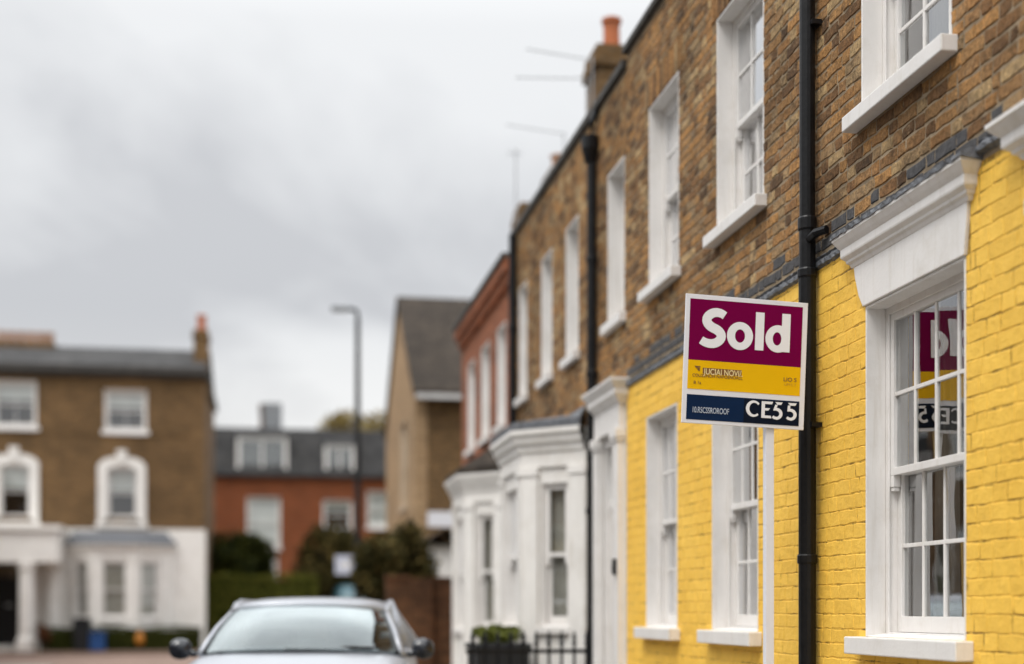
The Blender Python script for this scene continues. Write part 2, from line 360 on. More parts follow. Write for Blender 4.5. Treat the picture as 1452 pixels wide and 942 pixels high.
# ------------------------------------------------------------------ wall helpers
def cells(u0, u1, z0, z1, holes):
    us = sorted({u0, u1, *[min(max(h[0], u0), u1) for h in holes], *[min(max(h[1], u0), u1) for h in holes]})
    zs = sorted({z0, z1, *[min(max(h[2], z0), z1) for h in holes], *[min(max(h[3], z0), z1) for h in holes]})
    for a, b in zip(us, us[1:]):
        for c, d in zip(zs, zs[1:]):
            mu, mz = (a + b) / 2, (c + d) / 2
            if any(h[0] < mu < h[1] and h[2] < mz < h[3] for h in holes): continue
            yield a, b, c, d
def slab(mb, u0, u1, z0, z1, holes, w0=0.0, w1=0.22, m=0):
    """one pierced slab: shared vertices, no inner faces"""
    us = sorted({u0, u1, *[x for h in holes for x in h[:2] if u0 < x < u1]})
    zs = sorted({z0, z1, *[x for h in holes for x in h[2:4] if z0 < x < z1]})
    nu, nz = len(us) - 1, len(zs) - 1
    fill = [[not any(h[0] < (us[i] + us[i + 1]) / 2 < h[1] and h[2] < (zs[j] + zs[j + 1]) / 2 < h[3] for h in holes) for j in range(nz)] for i in range(nu)]
    F = {}; 
    def vid(i, j, k):
        if (i, j, k) not in F: F[i, j, k] = mb.pt(us[i], (w0, w1)[k], zs[j])
        return F[i, j, k]
    ok = lambda i, j: 0 <= i < nu and 0 <= j < nz and fill[i][j]
    for i in range(nu):
        for j in range(nz):
            if not fill[i][j]: continue
            mb.face((vid(i, j, 0), vid(i + 1, j, 0), vid(i + 1, j + 1, 0), vid(i, j + 1, 0)), m)
            mb.face((vid(i, j, 1), vid(i, j + 1, 1), vid(i + 1, j + 1, 1), vid(i + 1, j, 1)), m)
            if not ok(i - 1, j): mb.face((vid(i, j, 0), vid(i, j + 1, 0), vid(i, j + 1, 1), vid(i, j, 1)), m)
            if not ok(i + 1, j): mb.face((vid(i + 1, j, 0), vid(i + 1, j, 1), vid(i + 1, j + 1, 1), vid(i + 1, j + 1, 0)), m)
            if not ok(i, j - 1): mb.face((vid(i, j, 0), vid(i, j, 1), vid(i + 1, j, 1), vid(i + 1, j, 0)), m)
            if not ok(i, j + 1): mb.face((vid(i, j + 1, 0), vid(i + 1, j + 1, 0), vid(i + 1, j + 1, 1), vid(i, j + 1, 1)), m)
rnd = random.Random(5)
def one_brick(mb, a, b, c, d, depth, inset, jit, m, fine=True):
    w, h = b - a, d - c
    if w < 0.018 or h < 0.012: return
    n1 = max(1, round(w / 0.055)) if fine else 1; n2 = max(1, round(h / 0.033)) if fine else 1
    per = [(b - w * k / n1, c) for k in range(n1)] + [(a, c + h * k / n2) for k in range(n2)] + [(a + w * k / n1, d) for k in range(n1)] + [(b, d - h * k / n2) for k in range(n2)]
    dep = depth * rnd.uniform(0.75, 1.2); tu = rnd.uniform(-1, 1) * 0.008; tz = rnd.uniform(-1, 1) * 0.012
    cu, cz = (a + b) / 2, (c + d) / 2
    O, I = [], []
    su, sz = max(0.3, 1 - 2 * inset / w), max(0.3, 1 - 2 * inset / h)
    for u, z in per:
        ju, jz = rnd.uniform(-jit, jit), rnd.uniform(-jit, jit)
        O.append(mb.pt(u + ju, 0.0008, z + jz))
        u2, z2 = cu + (u - cu) * su + ju * 1.2, cz + (z - cz) * sz + jz * 1.2
        I.append(mb.pt(u2, -dep + tu * (u2 - cu) + tz * (z2 - cz), z2))
    n = len(per)
    mb.face(I, m)
    for k in range(n): mb.face((O[k], O[(k + 1) % n], I[(k + 1) % n], I[k]), m)
def lay_bricks(mb, u0, u1, z0, z1, holes, m, depth=0.009, joint=0.010, inset=0.003, jit=0.002, fine=True, alt=None, pitch=0.0745, ks=1.0):
    nrow = math.ceil((z1 - z0) / pitch)
    for r in range(nrow):
        c0 = z0 + r * pitch; d0 = min(c0 + pitch, z1)
        u = u0 - (0.17 if r % 2 else 0.0) - rnd.uniform(0, 0.03); k = r % 2
        while u < u1:
            L = (0.225 if k % 2 == 0 else 0.1125) * ks
            if rnd.random() < 0.15: L *= rnd.uniform(0.65, 1.1)
            a, b = max(u, u0), min(u + L, u1); u += L; k += 1
            c, d = c0 + joint / 2 + rnd.uniform(-.0015, .0015), d0 - joint / 2 + rnd.uniform(-.0015, .0015); a += joint / 2; b -= joint / 2
            if b - a < 0.018: continue
            parts = [(a, b, c, d)]
            for h in holes:
                nxt = []
                for (pa, pb, pc, pd) in parts:
                    if h[0] >= pb or h[1] <= pa or h[2] >= pd or h[3] <= pc: nxt.append((pa, pb, pc, pd)); continue
                    if pa < h[0]: nxt.append((pa, h[0] - 0.001, pc, pd))
                    if pb > h[1]: nxt.append((h[1] + 0.001, pb, pc, pd))
                    x0, x1 = max(pa, h[0]), min(pb, h[1])
                    if pc < h[2] - 0.012: nxt.append((x0, x1, pc, h[2] - 0.002))
                    if pd > h[3] + 0.012: nxt.append((x0, x1, h[3] + 0.002, pd))
                parts = nxt
            mm = m
            if alt and alt(r, rnd): mm = alt(r, rnd, True)
            for q in parts: one_brick(mb, *q, depth, inset, jit, mm, fine)

def moulding(mb, u0, u1, prof, m=0):
    """cornice with mitred returns; prof = [(projection, z)] from the bottom up"""
    rows = []
    for p, z in prof: rows.append([(u0 - p, 0.0, z), (u0 - p, -p, z), (u1 + p, -p, z), (u1 + p, 0.0, z)])
    ids = mb.grid(rows, m)
    mb.face([ids[0][k] for k in (3, 2, 1, 0)], m); mb.face(ids[-1], m)

def window(parent, fr, u0, u1, z0, z1, cols=3, rows=2, rev=0.11, sill=(0.06, 0.08, 0.06), meeting=0.5, paint='white', glass='glass', fill='curtain', detail=2, wname='window', fw=0.045, single=False, blind=0.0, label=None):
    """sash window in a pierced wall: reveal + box frame, two sashes, two sheets of panes, sill, curtain"""
    mb = MB(fr); t = 0.014
    for a, b in ((u0 + 0.001, u0 + t), (u1 - t, u1 - 0.001)): mb.box(a, b, -0.004, rev, z0, z1 - 0.001)
    mb.box(u0 + t, u1 - t, -0.004, rev, z1 - t, z1 - 0.001)
    # box frame, stepped
    ua, ub, za, zb = u0 + 0.002, u1 - 0.002, z0, z1 - 0.002
    for (e, w0, w1) in ((fw, rev, rev + 0.009), (fw * 0.72, rev + 0.009, rev + 0.105)):
        mb.box(ua, ua + e, w0, w1, za, zb); mb.box(ub - e, ub, w0, w1, za, zb); mb.box(ua + e, ub - e, w0, w1, zb - e, zb)
        mb.box(ua + e, ub - e, w0 , w1, za, za + 0.02)
    wo = mb.build(wname, M[paint], parent, bevel=0.003 if detail > 1 else 0)
    if label: wo['label'] = label
    e = fw * 0.72; a, b = ua + e + 0.001, ub - e - 0.001; c, d = za + 0.022, zb - e - 0.001
    zm = c + (d - c) * meeting
    st, bar = 0.042, 0.019
    def sash(z_lo, z_hi, w0, lo_rail, hi_rail, horn, nm):
        s = MB(fr); w1 = w0 + 0.038
        s.box(a, a + st, w0, w1, z_lo, z_hi); s.box(b - st, b, w0, w1, z_lo, z_hi)
        s.box(a + st, b - st, w0, w1, z_lo, z_lo + lo_rail); s.box(a + st, b - st, w0, w1, z_hi - hi_rail, z_hi)
        ga, gb, gc, gd = a + st, b - st, z_lo + lo_rail, z_hi - hi_rail
        for k in range(1, cols):
            x = ga + (gb - ga) * k / cols; s.box(x - bar / 2, x + bar / 2, w0 + 0.007, w0 + 0.025, gc, gd)
        for k in range(1, rows):
            z = gc + (gd - gc) * k / rows
            xs = [ga] + [ga + (gb - ga) * q / cols for q in range(1, cols)] + [gb]
            for q in range(cols):
                s.box(xs[q] + (bar / 2 if q else 0), xs[q + 1] - (bar / 2 if q < cols - 1 else 0), w0 + 0.007, w0 + 0.025, z - bar / 2, z + bar / 2)
        if horn:
            for q0, q1 in ((a, a + st), (b - st, b)):
                s.box(q0, q1, w0, w1, z_lo - 0.055, z_lo); s.box(q0 + 0.004, q1 - 0.004, w0 + 0.004, w1 - 0.004, z_lo - 0.075, z_lo - 0.055)
        s.build('sash', M[paint], wo, bevel=0.0025 if detail > 1 else 0)
        g = MB(fr); wg = w0 + 0.016
        for k in range(cols):
            for r in range(rows):
                x0, x1 = ga + (gb - ga) * k / cols, ga + (gb - ga) * (k + 1) / cols; y0, y1 = gc + (gd - gc) * r / rows, gc + (gd - gc) * (r + 1) / rows
                q = [rnd.uniform(-.003, .003) for _ in range(3)]
                i = [g.pt(x0, wg + q[0], y0), g.pt(x1, wg + q[1], y0), g.pt(x1, wg + q[1] + q[2], y1), g.pt(x0, wg + q[0] + q[2], y1)]
                g.face(i)
        g.build('pane', M[glass], wo, recalc=False)
    if single:
        sash(c, d, rev + 0.03, 0.06, 0.045, False, 'sash')
    else:
        sash(zm - 0.018, d, rev + 0.010, 0.036, 0.045, True, 'sash')
        sash(c, zm + 0.018, rev + 0.051, 0.075, 0.036, False, 'sash')
    if sill:
        p, h, ext = sill; s = MB(fr)
        rows_ = [[(u, -p, z0 - h), (u, -p, z0 - 0.012), (u, rev - 0.002, z0 + 0.018), (u, rev - 0.002, z0 - h)] for u in (u0 - ext, u1 + ext)]
        # the part outside the wall is wider than the opening
        s.box(u0 - ext, u1 + ext, -p, -0.001, z0 - h, z0 - 0.001)
        s.grid([[(u, -0.0008, z0 - 0.03), (u, -0.0008, z0 + 0.002), (u, rev - 0.002, z0 + 0.016), (u, rev - 0.002, z0 - 0.03)] for u in (u0 + 0.001, u1 - 0.001)], closed=True)
        s.build('sill', M[paint], wo, bevel=0.006 if detail > 1 else 0)
    wi = rev + 0.27
    if fill == 'curtain':
        cm = MB(fr)
        for x0, x1, sgn in ((u0 + 0.02, u0 + 0.02 + (u1 - u0) * 0.2, 1), (u1 - 0.02 - (u1 - u0) * 0.2, u1 - 0.02, 1)):
            n = 28
            def wv(k, z): return wi + 0.022 * math.sin(k * 1.35) + 0.012 * math.sin(k * 0.6 + z * 1.3)
            cm.grid([[(x0 + (x1 - x0) * k / n, wv(k, z), z) for k in range(n + 1)] for z in (z0 - 0.05, z0 + (z1 - z0) * .5, z1 + 0.05)])
        cm.build('curtain', M['curtain'], wo, recalc=False, smooth=True)
    elif fill == 'net':
        cm = MB(fr); n = 60
        cm.grid([[(u0 + (u1 - u0) * k / n, wi + 0.014 * math.sin(k * 1.5), z) for k in range(n + 1)] for z in (z0 - 0.05, z1 + 0.05)])
        cm.build('curtain', M['net'], wo, recalc=False, smooth=True)
    elif fill == 'blind':
        cm = MB(fr); cm.box(u0 + 0.03, u1 - 0.03, rev + 0.15, rev + 0.16, z1 - (z1 - z0) * blind, z1 + 0.02)
        cm.build('blind', M['blind'], wo)
    return wo

def pipe(parent, x, y, segs, collars, name='downpipe', n=16):
    mb = MB()
    for z0, z1, r in segs: mb.lathe(x, y, [(r, z0), (r, z1)], n)
    for z, r, h in collars: mb.lathe(x, y, [(r * .93, z - h / 2), (r, z - h / 2 + 0.008), (r, z + h / 2 - 0.008), (r * .93, z + h / 2)], n)
    return mb.build(name, M['black'], parent, smooth=False)

# ------------------------------------------------------------------ ground, roads
X0 = 2.85                                               # street face of the terrace
PV = 0.12                                               # pavement height
struct(MB().box(-400, 400, -200, 700, -0.6, -0.01).build('ground', M['earth']))
struct(MB().box(-4.6, 1.05, -40, 33.0, -0.3, 0.0).build('road', M['asphalt']))
struct(MB().box(-60, 60, 33.0, 43.6, -0.3, 0.002).build('cross_road', M['cross_road']))
pv = MB(); pv.box(1.19, X0 + 0.1, -40, 32.6, -0.3, PV); struct(pv.build('pavement', M['paving']))
kb = MB(); kb.box(1.055, 1.185, -40, 32.8, -0.3, PV + 0.004); struct(kb.build('kerb', M['kerb'], bevel=0.01))
struct(MB().box(-6.4, -4.61, -40, 32.6, -0.3, PV).build('pavement', M['paving']))
struct(MB().box(-60, 60, 43.61, 45.2, -0.3, 0.1).build('pavement', M['cross_road']))

# ------------------------------------------------------------------ the yellow house
FA = facade(X0)
YA0, YA1 = -1.2, 11.135
yh = thing('terraced_house', 'terraced house with yellow painted ground floor and brown brick upper floor', 'house', (X0, 6.0, 0))
Wn = [(5.487, 6.488), (8.02, 8.90), (9.70, 10.53)]
Un = [(5.611, 6.538), (7.92, 8.80), (9.66, 10.45)]
GZ0, GZ1, UZ0, UZ1 = 1.205, 2.80, 3.745, 5.13
DOOR = (3.90, 4.70, PV, 2.95)
low = [(a, b, GZ0, GZ1) for a, b in Wn] + [DOOR, (1.6, 2.6, GZ0, GZ1)]
upp = [(a, b, UZ0, UZ1) for a, b in Un] + [(3.6, 4.5, UZ0, UZ1), (1.6, 2.5, UZ0, UZ1)]
BAND = 3.15
mb = MB(FA); slab(mb, YA0, YA1, PV - 0.1, BAND, low, 0, 0.22, 1)
lint_hole = [(5.45, 6.60, 2.80, 3.17)]
lay_bricks(mb, YA0, YA1, PV, BAND - 0.02, low + lint_hole, 0, depth=0.0024, joint=0.0036, inset=0.0042, jit=0.0032)
mb.build('painted_wall', [M['yellow'], M['yellow_joint']], yh, recalc=False)
mb = MB(FA); slab(mb, YA0, YA1, BAND + 0.001, 5.80, upp, 0, 0.22, 1)
def sooty(r, g, pick=False):
    if pick: return 2
    return (r == 0) or (r == 1 and g.random() < 0.5)
heads = [(a - 0.1, b + 0.1, UZ1, UZ1 + 0.225) for a, b in Un]
lay_bricks(mb, YA0, YA1, BAND + 0.05, 5.76, upp + heads, 0, depth=0.0048, joint=0.009, inset=0.005, jit=0.005, alt=sooty, pitch=0.0665, ks=0.86)
for a, b in Un:                                          # flat arches of upright bricks
    n = 15; cx = (a + b) / 2
    for k in range(n):
        x0, x1 = a - 0.1 + (b - a + 0.2) * k / n, a - 0.1 + (b - a + 0.2) * (k + 1) / n
        one_brick(mb, x0 + 0.004, x1 - 0.004, UZ1 + 0.004, UZ1 + 0.222, 0.01, 0.003, 0.0015, 0)
mb.build('brick_wall', [M['brick'], M['mortar'], M['slate_course']], yh, recalc=False)
mb = MB(FA); mb.box(YA0, YA1 - 0.002, -0.045, 0.30, 5.801, 5.86); mb.build('coping', M['coping'], yh, bevel=0.01)
# sides, back, roof, floors
mb = MB(); x1 = 9.0
mb.box(X0 + 0.221, x1, YA0, YA0 + 0.2, 0.02, 5.8); mb.box(X0 + 0.221, x1, YA1 - 0.2, YA1 - 0.002, 0.02, 5.8); mb.box(x1 + 0.001, x1 + 0.2, YA0, YA1 - 0.002, 0.02, 5.8)
mb.build('side_wall', M['brick_x'], yh)
MB().box(X0 + 0.222, x1, YA0 + 0.201, YA1 - 0.201, 5.3, 5.42).build('roof', M['slate'], yh)
mb = MB(); mb.box(X0 + 0.223, x1 - 0.01, YA0 + 0.202, YA1 - 0.202, 2.98, 3.3); mb.box(X0 + 0.223, x1 - 0.01, YA0 + 0.202, YA1 - 0.202, 0.0, 0.25)
mb.box(X0 + 2.6, X0 + 2.7, YA0 + 0.21, YA1 - 0.21, 0.26, 2.97); mb.box(X0 + 2.6, X0 + 2.7, YA0 + 0.21, YA1 - 0.21, 3.31, 5.29)
for y in (7.3, 9.3): mb.box(X0 + 0.224, X0 + 2.59, y, y + 0.1, 0.26, 2.97); mb.box(X0 + 0.224, X0 + 2.59, y - 0.05, y + 0.05, 3.31, 5.29)
mb.build('interior', M['inside'], yh)
wins = []
for k, (a, b) in enumerate(Wn):
    wins.append(window(yh, FA, a, b, GZ0, GZ1, cols=4, rows=2, rev=0.095, sill=(0.085, 0.085, 0.07)))
for k, (a, b) in enumerate(Un):
    window(yh, FA, a, b, UZ0, UZ1, cols=3, rows=2, rev=0.10, sill=(0.08, 0.075, 0.06))
for zz in ((1.6, 2.6, GZ0, GZ1),): window(yh, FA, *zz, cols=4, rows=2)
for zz in ((3.6, 4.5, UZ0, UZ1), (1.6, 2.5, UZ0, UZ1)): window(yh, FA, *zz, cols=3, rows=2, rev=0.12)
# lintel block and hood over the near window
mb = MB(FA)
mb.prism([(5.478, 2.80), (6.492, 2.80), (6.54, 2.86), (6.585, 2.96), (6.60, 3.02), (5.45, 3.02), (5.458, 2.93)], -0.017, 0.05)
mb.build('lintel', M['white'], wins[0], bevel=0.004)
HOOD = [(0.02, 3.012), (0.028, 3.03), (0.04, 3.038), (0.042, 3.05), (0.06, 3.066), (0.062, 3.074), (0.062, 3.108), (0.066, 3.112), (0.078, 3.128), (0.09, 3.148), (0.094, 3.152), (0.094, 3.168)]
mb = MB(FA); moulding(mb, 5.45, 6.595, HOOD); mb.build('hood', M['white'], wins[0], bevel=0.002)
def flashing(u0, u1, zf, proj, step=0.03, up=0.038):
    mb = MB(FA); rows = []; n = int((u1 - u0) / step)
    for k in range(n + 1):
        u = u0 + (u1 - u0) * k / n; j = lambda s=0.004: rnd.uniform(-s, s)
        rows.append([(u, 0.001, zf - 0.02 + j()), (u, -proj + j(), zf - 0.008 + j()), (u, -proj + j(.005), zf + 0.012 + j()), (u, -proj * 0.55 + j(), zf + 0.026 + j()), (u, -0.022 + j(), zf + 0.036 + j()), (u, -0.013 + j(.003), zf + up + j(.008)), (u, 0.001, zf + up + 0.004)])
    ids = mb.grid(rows); mb.face(ids[0]); mb.face(ids[-1][::-1]); return mb
for args in ((5.345, 6.70, 3.172, 0.10), ): flashing(*args).build('flashing', M['lead'], yh)
flashing(6.70, YA1 - 0.01, 3.135, 0.022).build('flashing', M['lead'], yh)
flashing(5.12, 5.345, 3.19, 0.03).build('flashing', M['lead'], yh)
# street door and its hood, beyond the edge of the picture
mb = MB(FA); zs = 0.03
mb.box(3.62, 3.90, -0.05, -0.0065, PV, 3.02); mb.box(4.70, 4.85, -0.05, -0.0065, PV, 3.02); mb.box(4.69, 4.93, -0.075, -0.0065, 2.80, 2.86) if False else mb.box(4.69, 4.90, -0.075, -0.051, 2.80, 2.86); mb.box(3.60, 3.80, -0.075, -0.051, 2.80, 2.86)
mb.box(3.901, 4.699, -0.04, 0.05, 2.90, 3.02)
dr = mb.build('doorcase', M['white'], yh, bevel=0.004)
mb = MB(FA); moulding(mb, 3.68, 4.97, [(p * 1.35, z + zs) for p, z in HOOD]); mb.build('hood', M['white'], dr)
mb = MB(FA); mb.box(3.902, 4.698, 0.10, 0.15, PV, 2.55)
for x in (3.96, 4.34):
    for z in (0.3, 1.35): mb.box(x, x + 0.3, 0.09, 0.099, z, z + 0.85)
mb.box(3.902, 4.698, 0.10, 0.16, 2.551, 2.899); mb.build('door', M['black'], dr, bevel=0.004)
# downpipe in front of the wall
dp = pipe(yh, X0 - 0.058, 7.10, [(0.15, 3.10, 0.046), (3.10, 3.36, 0.043), (3.36, 5.75, 0.041)], [(3.10, 0.052, 0.05), (3.36, 0.05, 0.07), (1.6, 0.053, 0.05), (5.0, 0.05, 0.06)])
mb = MB(); mb.tube([(X0 - 0.058, 7.08, 3.27), (X0 - 0.055, 6.99, 3.285), (X0 - 0.02, 6.93, 3.29)], [0.024, 0.023, 0.022], 12); mb.build('pipe_branch', M['black'], dp)
for z in (0.9, 2.3, 4.4): MB().box(X0 - 0.06, X0 + 0.0, 7.03, 7.17, z - 0.012, z + 0.012).build('pipe_bracket', M['black'], dp)

# ------------------------------------------------------------------ middle house: brick, white doorcase and bay
YB0, YB1 = 11.137, 16.56
bh = thing('terraced_house', 'brown brick terraced house with white doorcase and bay beside the yellow house', 'house', (X0, 13.8, 0))
Ub = [(11.13, 11.74), (12.93, 13.50), (14.18, 14.75), (15.60, 16.10)]
Ub[0] = (11.20, 11.78)
uh = [(a, b, 3.745, 5.02) for a, b in Ub]
lo_h = [(11.36, 11.951, PV, 2.86), (13.0, 14.7, 0.5, 2.8)]
mb = MB(FA); slab(mb, YB0, YB1, PV - 0.1, 5.70, uh + lo_h, 0, 0.22, 1)
lay_bricks(mb, YB0, YB1, 3.0, 5.68, uh, 0, depth=0.005, joint=0.010, jit=0.003, fine=False, pitch=0.0665, ks=0.86)
mb.build('brick_wall', [M['brick'], M['mortar']], bh, recalc=False)
mb = MB(FA); slab(mb, YB0 + 0.003, YB1 - 0.003, PV, 3.0, lo_h, -0.006, -0.0005, 0); mb.build('stucco_wall', M['stucco'], bh)
mb = MB(FA); mb.box(YB0, YB1, -0.045, 0.30, 5.701, 5.775); mb.build('coping', M['coping'], bh, bevel=0.01)
mb = MB(); mb.box(X0 + 0.221, 9.0, YB1 - 0.2, YB1, 0.02, 5.7); mb.box(9.001, 9.2, YB0, YB1, 0.02, 5.7); mb.build('side_wall', M['brick_x'], bh)
MB().box(X0 + 0.222, 9.0, YB0, YB1 - 0.201, 5.3, 5.42).build('roof', M['slate'], bh)
mb = MB(); mb.box(X0 + 0.223, 8.99, YB0 + 0.002, YB1 - 0.202, 3.1, 3.3); mb.box(X0 + 2.6, X0 + 2.7, YB0 + .002, YB1 - .21, 0.1, 3.09); mb.box(X0 + 2.6, X0 + 2.7, YB0 + .002, YB1 - .21, 3.31, 5.29); mb.build('interior', M['inside'], bh)
for a, b, c, d in uh: window(bh, FA, a, b, c, d, cols=2, rows=2, rev=0.12, sill=(0.06, 0.075, 0.05), detail=1, fw=0.04, fill='net')
# doorcase
mb = MB(FA)
for a, b in ((11.16, 11.35), (11.93, 12.06)):
    mb.box(a, b, -0.07, -0.0065, PV, 2.70); mb.box(a - 0.012, b + 0.012, -0.084, -0.0065, 2.701, 2.73); mb.box(a - 0.02, b + 0.02, -0.094, -0.0065, 2.731, 2.80); mb.box(a - 0.012, b + 0.012, -0.086, -0.0065, PV + .001, 0.34)
mb.box(11.16, 12.06, -0.06, -0.0065, 2.801, 3.0)
mb.box(11.351, 11.929, -0.05, 0.0, 2.81 - 0.0, 2.86)
mb.box(11.361, 11.41, 0.0, 0.14, PV, 2.8); mb.box(11.90, 11.95, 0.0, 0.14, PV, 2.8); mb.box(11.411, 11.899, 0.0, 0.14, 2.72, 2.8); mb.box(11.411, 11.899, 0.05, 0.14, 2.2, 2.28)
dc = mb.build('doorcase', M['white'], bh, bevel=0.004)
mb = MB(FA); moulding(mb, 11.20, 11.96, [(p * 1.3 + 0.035, z * 1.0 - 0.012 + (z - 3.012) * 0.25) for p, z in HOOD]); mb.build('hood', M['white'], dc)
mb = MB(FA); mb.box(11.412, 11.898, 0.09, 0.14, PV, 2.199)
for x in (11.45, 11.68):
    mb.box(x, x + 0.18, 0.08, 0.0895, 0.3, 1.0); mb.box(x, x + 0.18, 0.08, 0.0895, 1.15, 2.05)
mb.build('door', M['white'], dc, bevel=0.003)['label'] = 'recessed white panelled door'
MB(FA).box(11.412, 11.898, 0.10, 0.11, 2.281, 2.719).build('pane', M['glass'], dc)
mb = MB(FA); mb.box(11.19, 11.255, -0.096, -0.071, 1.62, 1.75); mb.box(11.2, 11.245, -0.102, -0.0965, 1.64, 1.7); mb.build('letter_box', M['black_matt'], dc, bevel=0.004)
dp = pipe(bh, X0 - 0.06, 12.14, [(0.15, 5.28, 0.042)], [(3.4, 0.052, 0.06), (2.2, 0.052, 0.06), (4.4, 0.05, 0.06)], n=12)
mb = MB(); mb.lathe(X0 - 0.075, 12.14, [(0.045, 5.24), (0.062, 5.30), (0.08, 5.36), (0.08, 5.47)], 10); mb.tube([(X0 - 0.06, 12.14, 5.46), (X0 - 0.06, 12.14, 5.6), (X0 - 0.02, 12.14, 5.71)], 0.03, 10); mb.build('hopper', M['black'], dp)
pipe(bh, X0 - 0.06, 16.22, [(0.15, 5.68, 0.045)], [(3.4, 0.052, 0.06), (4.6, 0.055, 0.08)], n=12)

def offset_path(pts, d):
    """offset a plan polyline to its outside (left of travel is outside: W=(Uy,-Ux) is inside)"""
    n = len(pts); out = []; nr = []
    for p, q in zip(pts, pts[1:]):
        L = math.hypot(q[0] - p[0], q[1] - p[1]); nr.append((-(q[1] - p[1]) / L, (q[0] - p[0]) / L))
    for k in range(n):
        if k == 0: a = b = nr[0]
        elif k == n - 1: a = b = nr[-1]
        else: a, b = nr[k - 1], nr[k]
        s = (a[0] + b[0], a[1] + b[1]); dot = (s[0] * a[0] + s[1] * a[1])
        out.append((pts[k][0] + s[0] * d / dot, pts[k][1] + s[1] * d / dot))
    return out
def bay(parent, pts, zb, zt, open_z, opens, cornice, roof_back, roof_rise, roof_mat, paint='stucco', pil=0.17, cols=1, fill='curtain', wall_mat=None, blind=0.4, dz_frieze=0.34):
    mb = MB(); wl = []
    frames = []
    for k, (p, q) in enumerate(zip(pts, pts[1:])):
        L = math.hypot(q[0] - p[0], q[1] - p[1]); U = ((q[0] - p[0]) / L, (q[1] - p[1]) / L)
        fr = Frame(p, U, (U[1], -U[0])); frames.append((fr, L))
        mb.fr = fr; o = opens[k]
        slab(mb, 0.0, L, zb, zt, [(o[0] * L, o[1] * L, *open_z)], 0, 0.14)
        # pilasters either side and plain apron panel
        top = open_z[1] + 0.06
        for s0, s1 in ((0.0, o[0] * L - 0.02), (o[1] * L + 0.02, L)):
            if s1 - s0 > 0.05:
                mb.box(s0, s1, -0.035, -0.001, zb, top); mb.box(s0 - 0.012, s1 + 0.012, -0.05, -0.001, top + .001, top + 0.075); mb.box(s0 - .006, s1 + .006, -0.048, -0.001, zb + .001, zb + 0.3)
        mb.box(0.0, L, -0.03, -0.001, top + 0.076, zt - 0.002)
    mb.fr = IDENT
    b_ = mb.build('bay', M[paint], parent)
    for k, (fr, L) in enumerate(frames):
        o = opens[k]; window(b_, fr, o[0] * L, o[1] * L, *open_z, cols=cols, rows=1, rev=0.03, sill=(0.05, 0.06, 0.03), detail=0, fw=0.034, fill='', paint='white')
        m2 = MB(fr)
    # curtains straight behind (kept to part level: children of the bay)
    for k, (fr, L) in enumerate(frames):
        o = opens[k]; cm = MB(fr); n = 36; a, b = o[0] * L - .02, o[1] * L + .02
        cm.grid([[(a + (b - a) * q / n, 0.128 + 0.012 * math.sin(q * 1.5), z) for q in range(n + 1)] for z in (open_z[0] - .05, open_z[1] + 0.05)])
        cm.build('curtain', M['net'], b_, recalc=False, smooth=True)
    rows = [[(x, y, z) for x, y in offset_path(pts, d)] for d, z in cornice]
    rows = [[(x, y, cornice[0][1]) for x, y in pts]] + rows + [[(x, y, cornice[-1][1]) for x, y in pts]]
    cm = MB(); cm.grid(rows); cm.build('cornice', M[paint], b_)
    ro = offset_path(pts, cornice[-1][0] - 0.01); z = cornice[-1][1] + 0.004
    rm = MB(); base = [rm.pt(x, y, z) for x, y in ro]; lip = [rm.pt(x, y, z + 0.07) for x, y in ro]
    top = [rm.pt(x, y, z + roof_rise) for x, y in roof_back]
    for k in range(len(ro) - 1):
        rm.face((base[k], base[k + 1], lip[k + 1], lip[k])); rm.face((lip[k], lip[k + 1], top[k + 1], top[k]))
    rm.face(base[::-1]); rm.face((base[0], lip[0], top[0])); rm.face((base[-1], top[-1], lip[-1]))
    rm.build('bay_roof', roof_mat, b_)
    return b_
CORN = [(0.03, 2.78), (0.05, 2.80), (0.06, 2.86), (0.09, 2.88), (0.10, 2.93), (0.13, 2.96), (0.13, 3.0)]
pts1 = [(X0 - 0.002, 12.60), (2.355, 13.10), (2.355, 14.25), (X0 - 0.002, 14.75)]
bay(bh, pts1, PV, 2.80, (1.18, 2.52), [(0.27, 0.72), (0.14, 0.86), (0.34, 0.70)], CORN, [(X0 - 0.004, 12.60), (X0 - 0.004, 13.35), (X0 - 0.004, 14.1), (X0 - 0.004, 14.75)], 0.2, M['lead'])

def chimney(parent, x0, x1, y0, y1, z0, z1, pots, m='brick_x', potm='terracotta', pr=0.11, ph=0.42, wrap=True):
    mb = MB(); mb.box(x0, x1, y0, y1, z0, z1 - 0.25); mb.box(x0 - 0.04, x1 + 0.04, y0 - 0.04, y1 + 0.04, z1 - 0.249, z1 - 0.12); mb.box(x0 - 0.015, x1 + 0.015, y0 - 0.015, y1 + 0.015, z1 - 0.119, z1)
    c = mb.build('chimney', M[m], parent)
    for x, y in pots:
        MB().lathe(x, y, [(pr * 1.05, z1 + 0.001), (pr * .98, z1 + ph * .5), (pr, z1 + ph * .8), (pr * 1.2, z1 + ph * .84), (pr * 1.2, z1 + ph * .95), (pr * .8, z1 + ph)], 14).build('pot', M[potm], c, smooth=False)
    return c
chimney(bh, 3.78, 4.9, 16.12, 16.75, 5.43, 7.92, [(3.99, 16.32)], pr=0.1, ph=0.39)

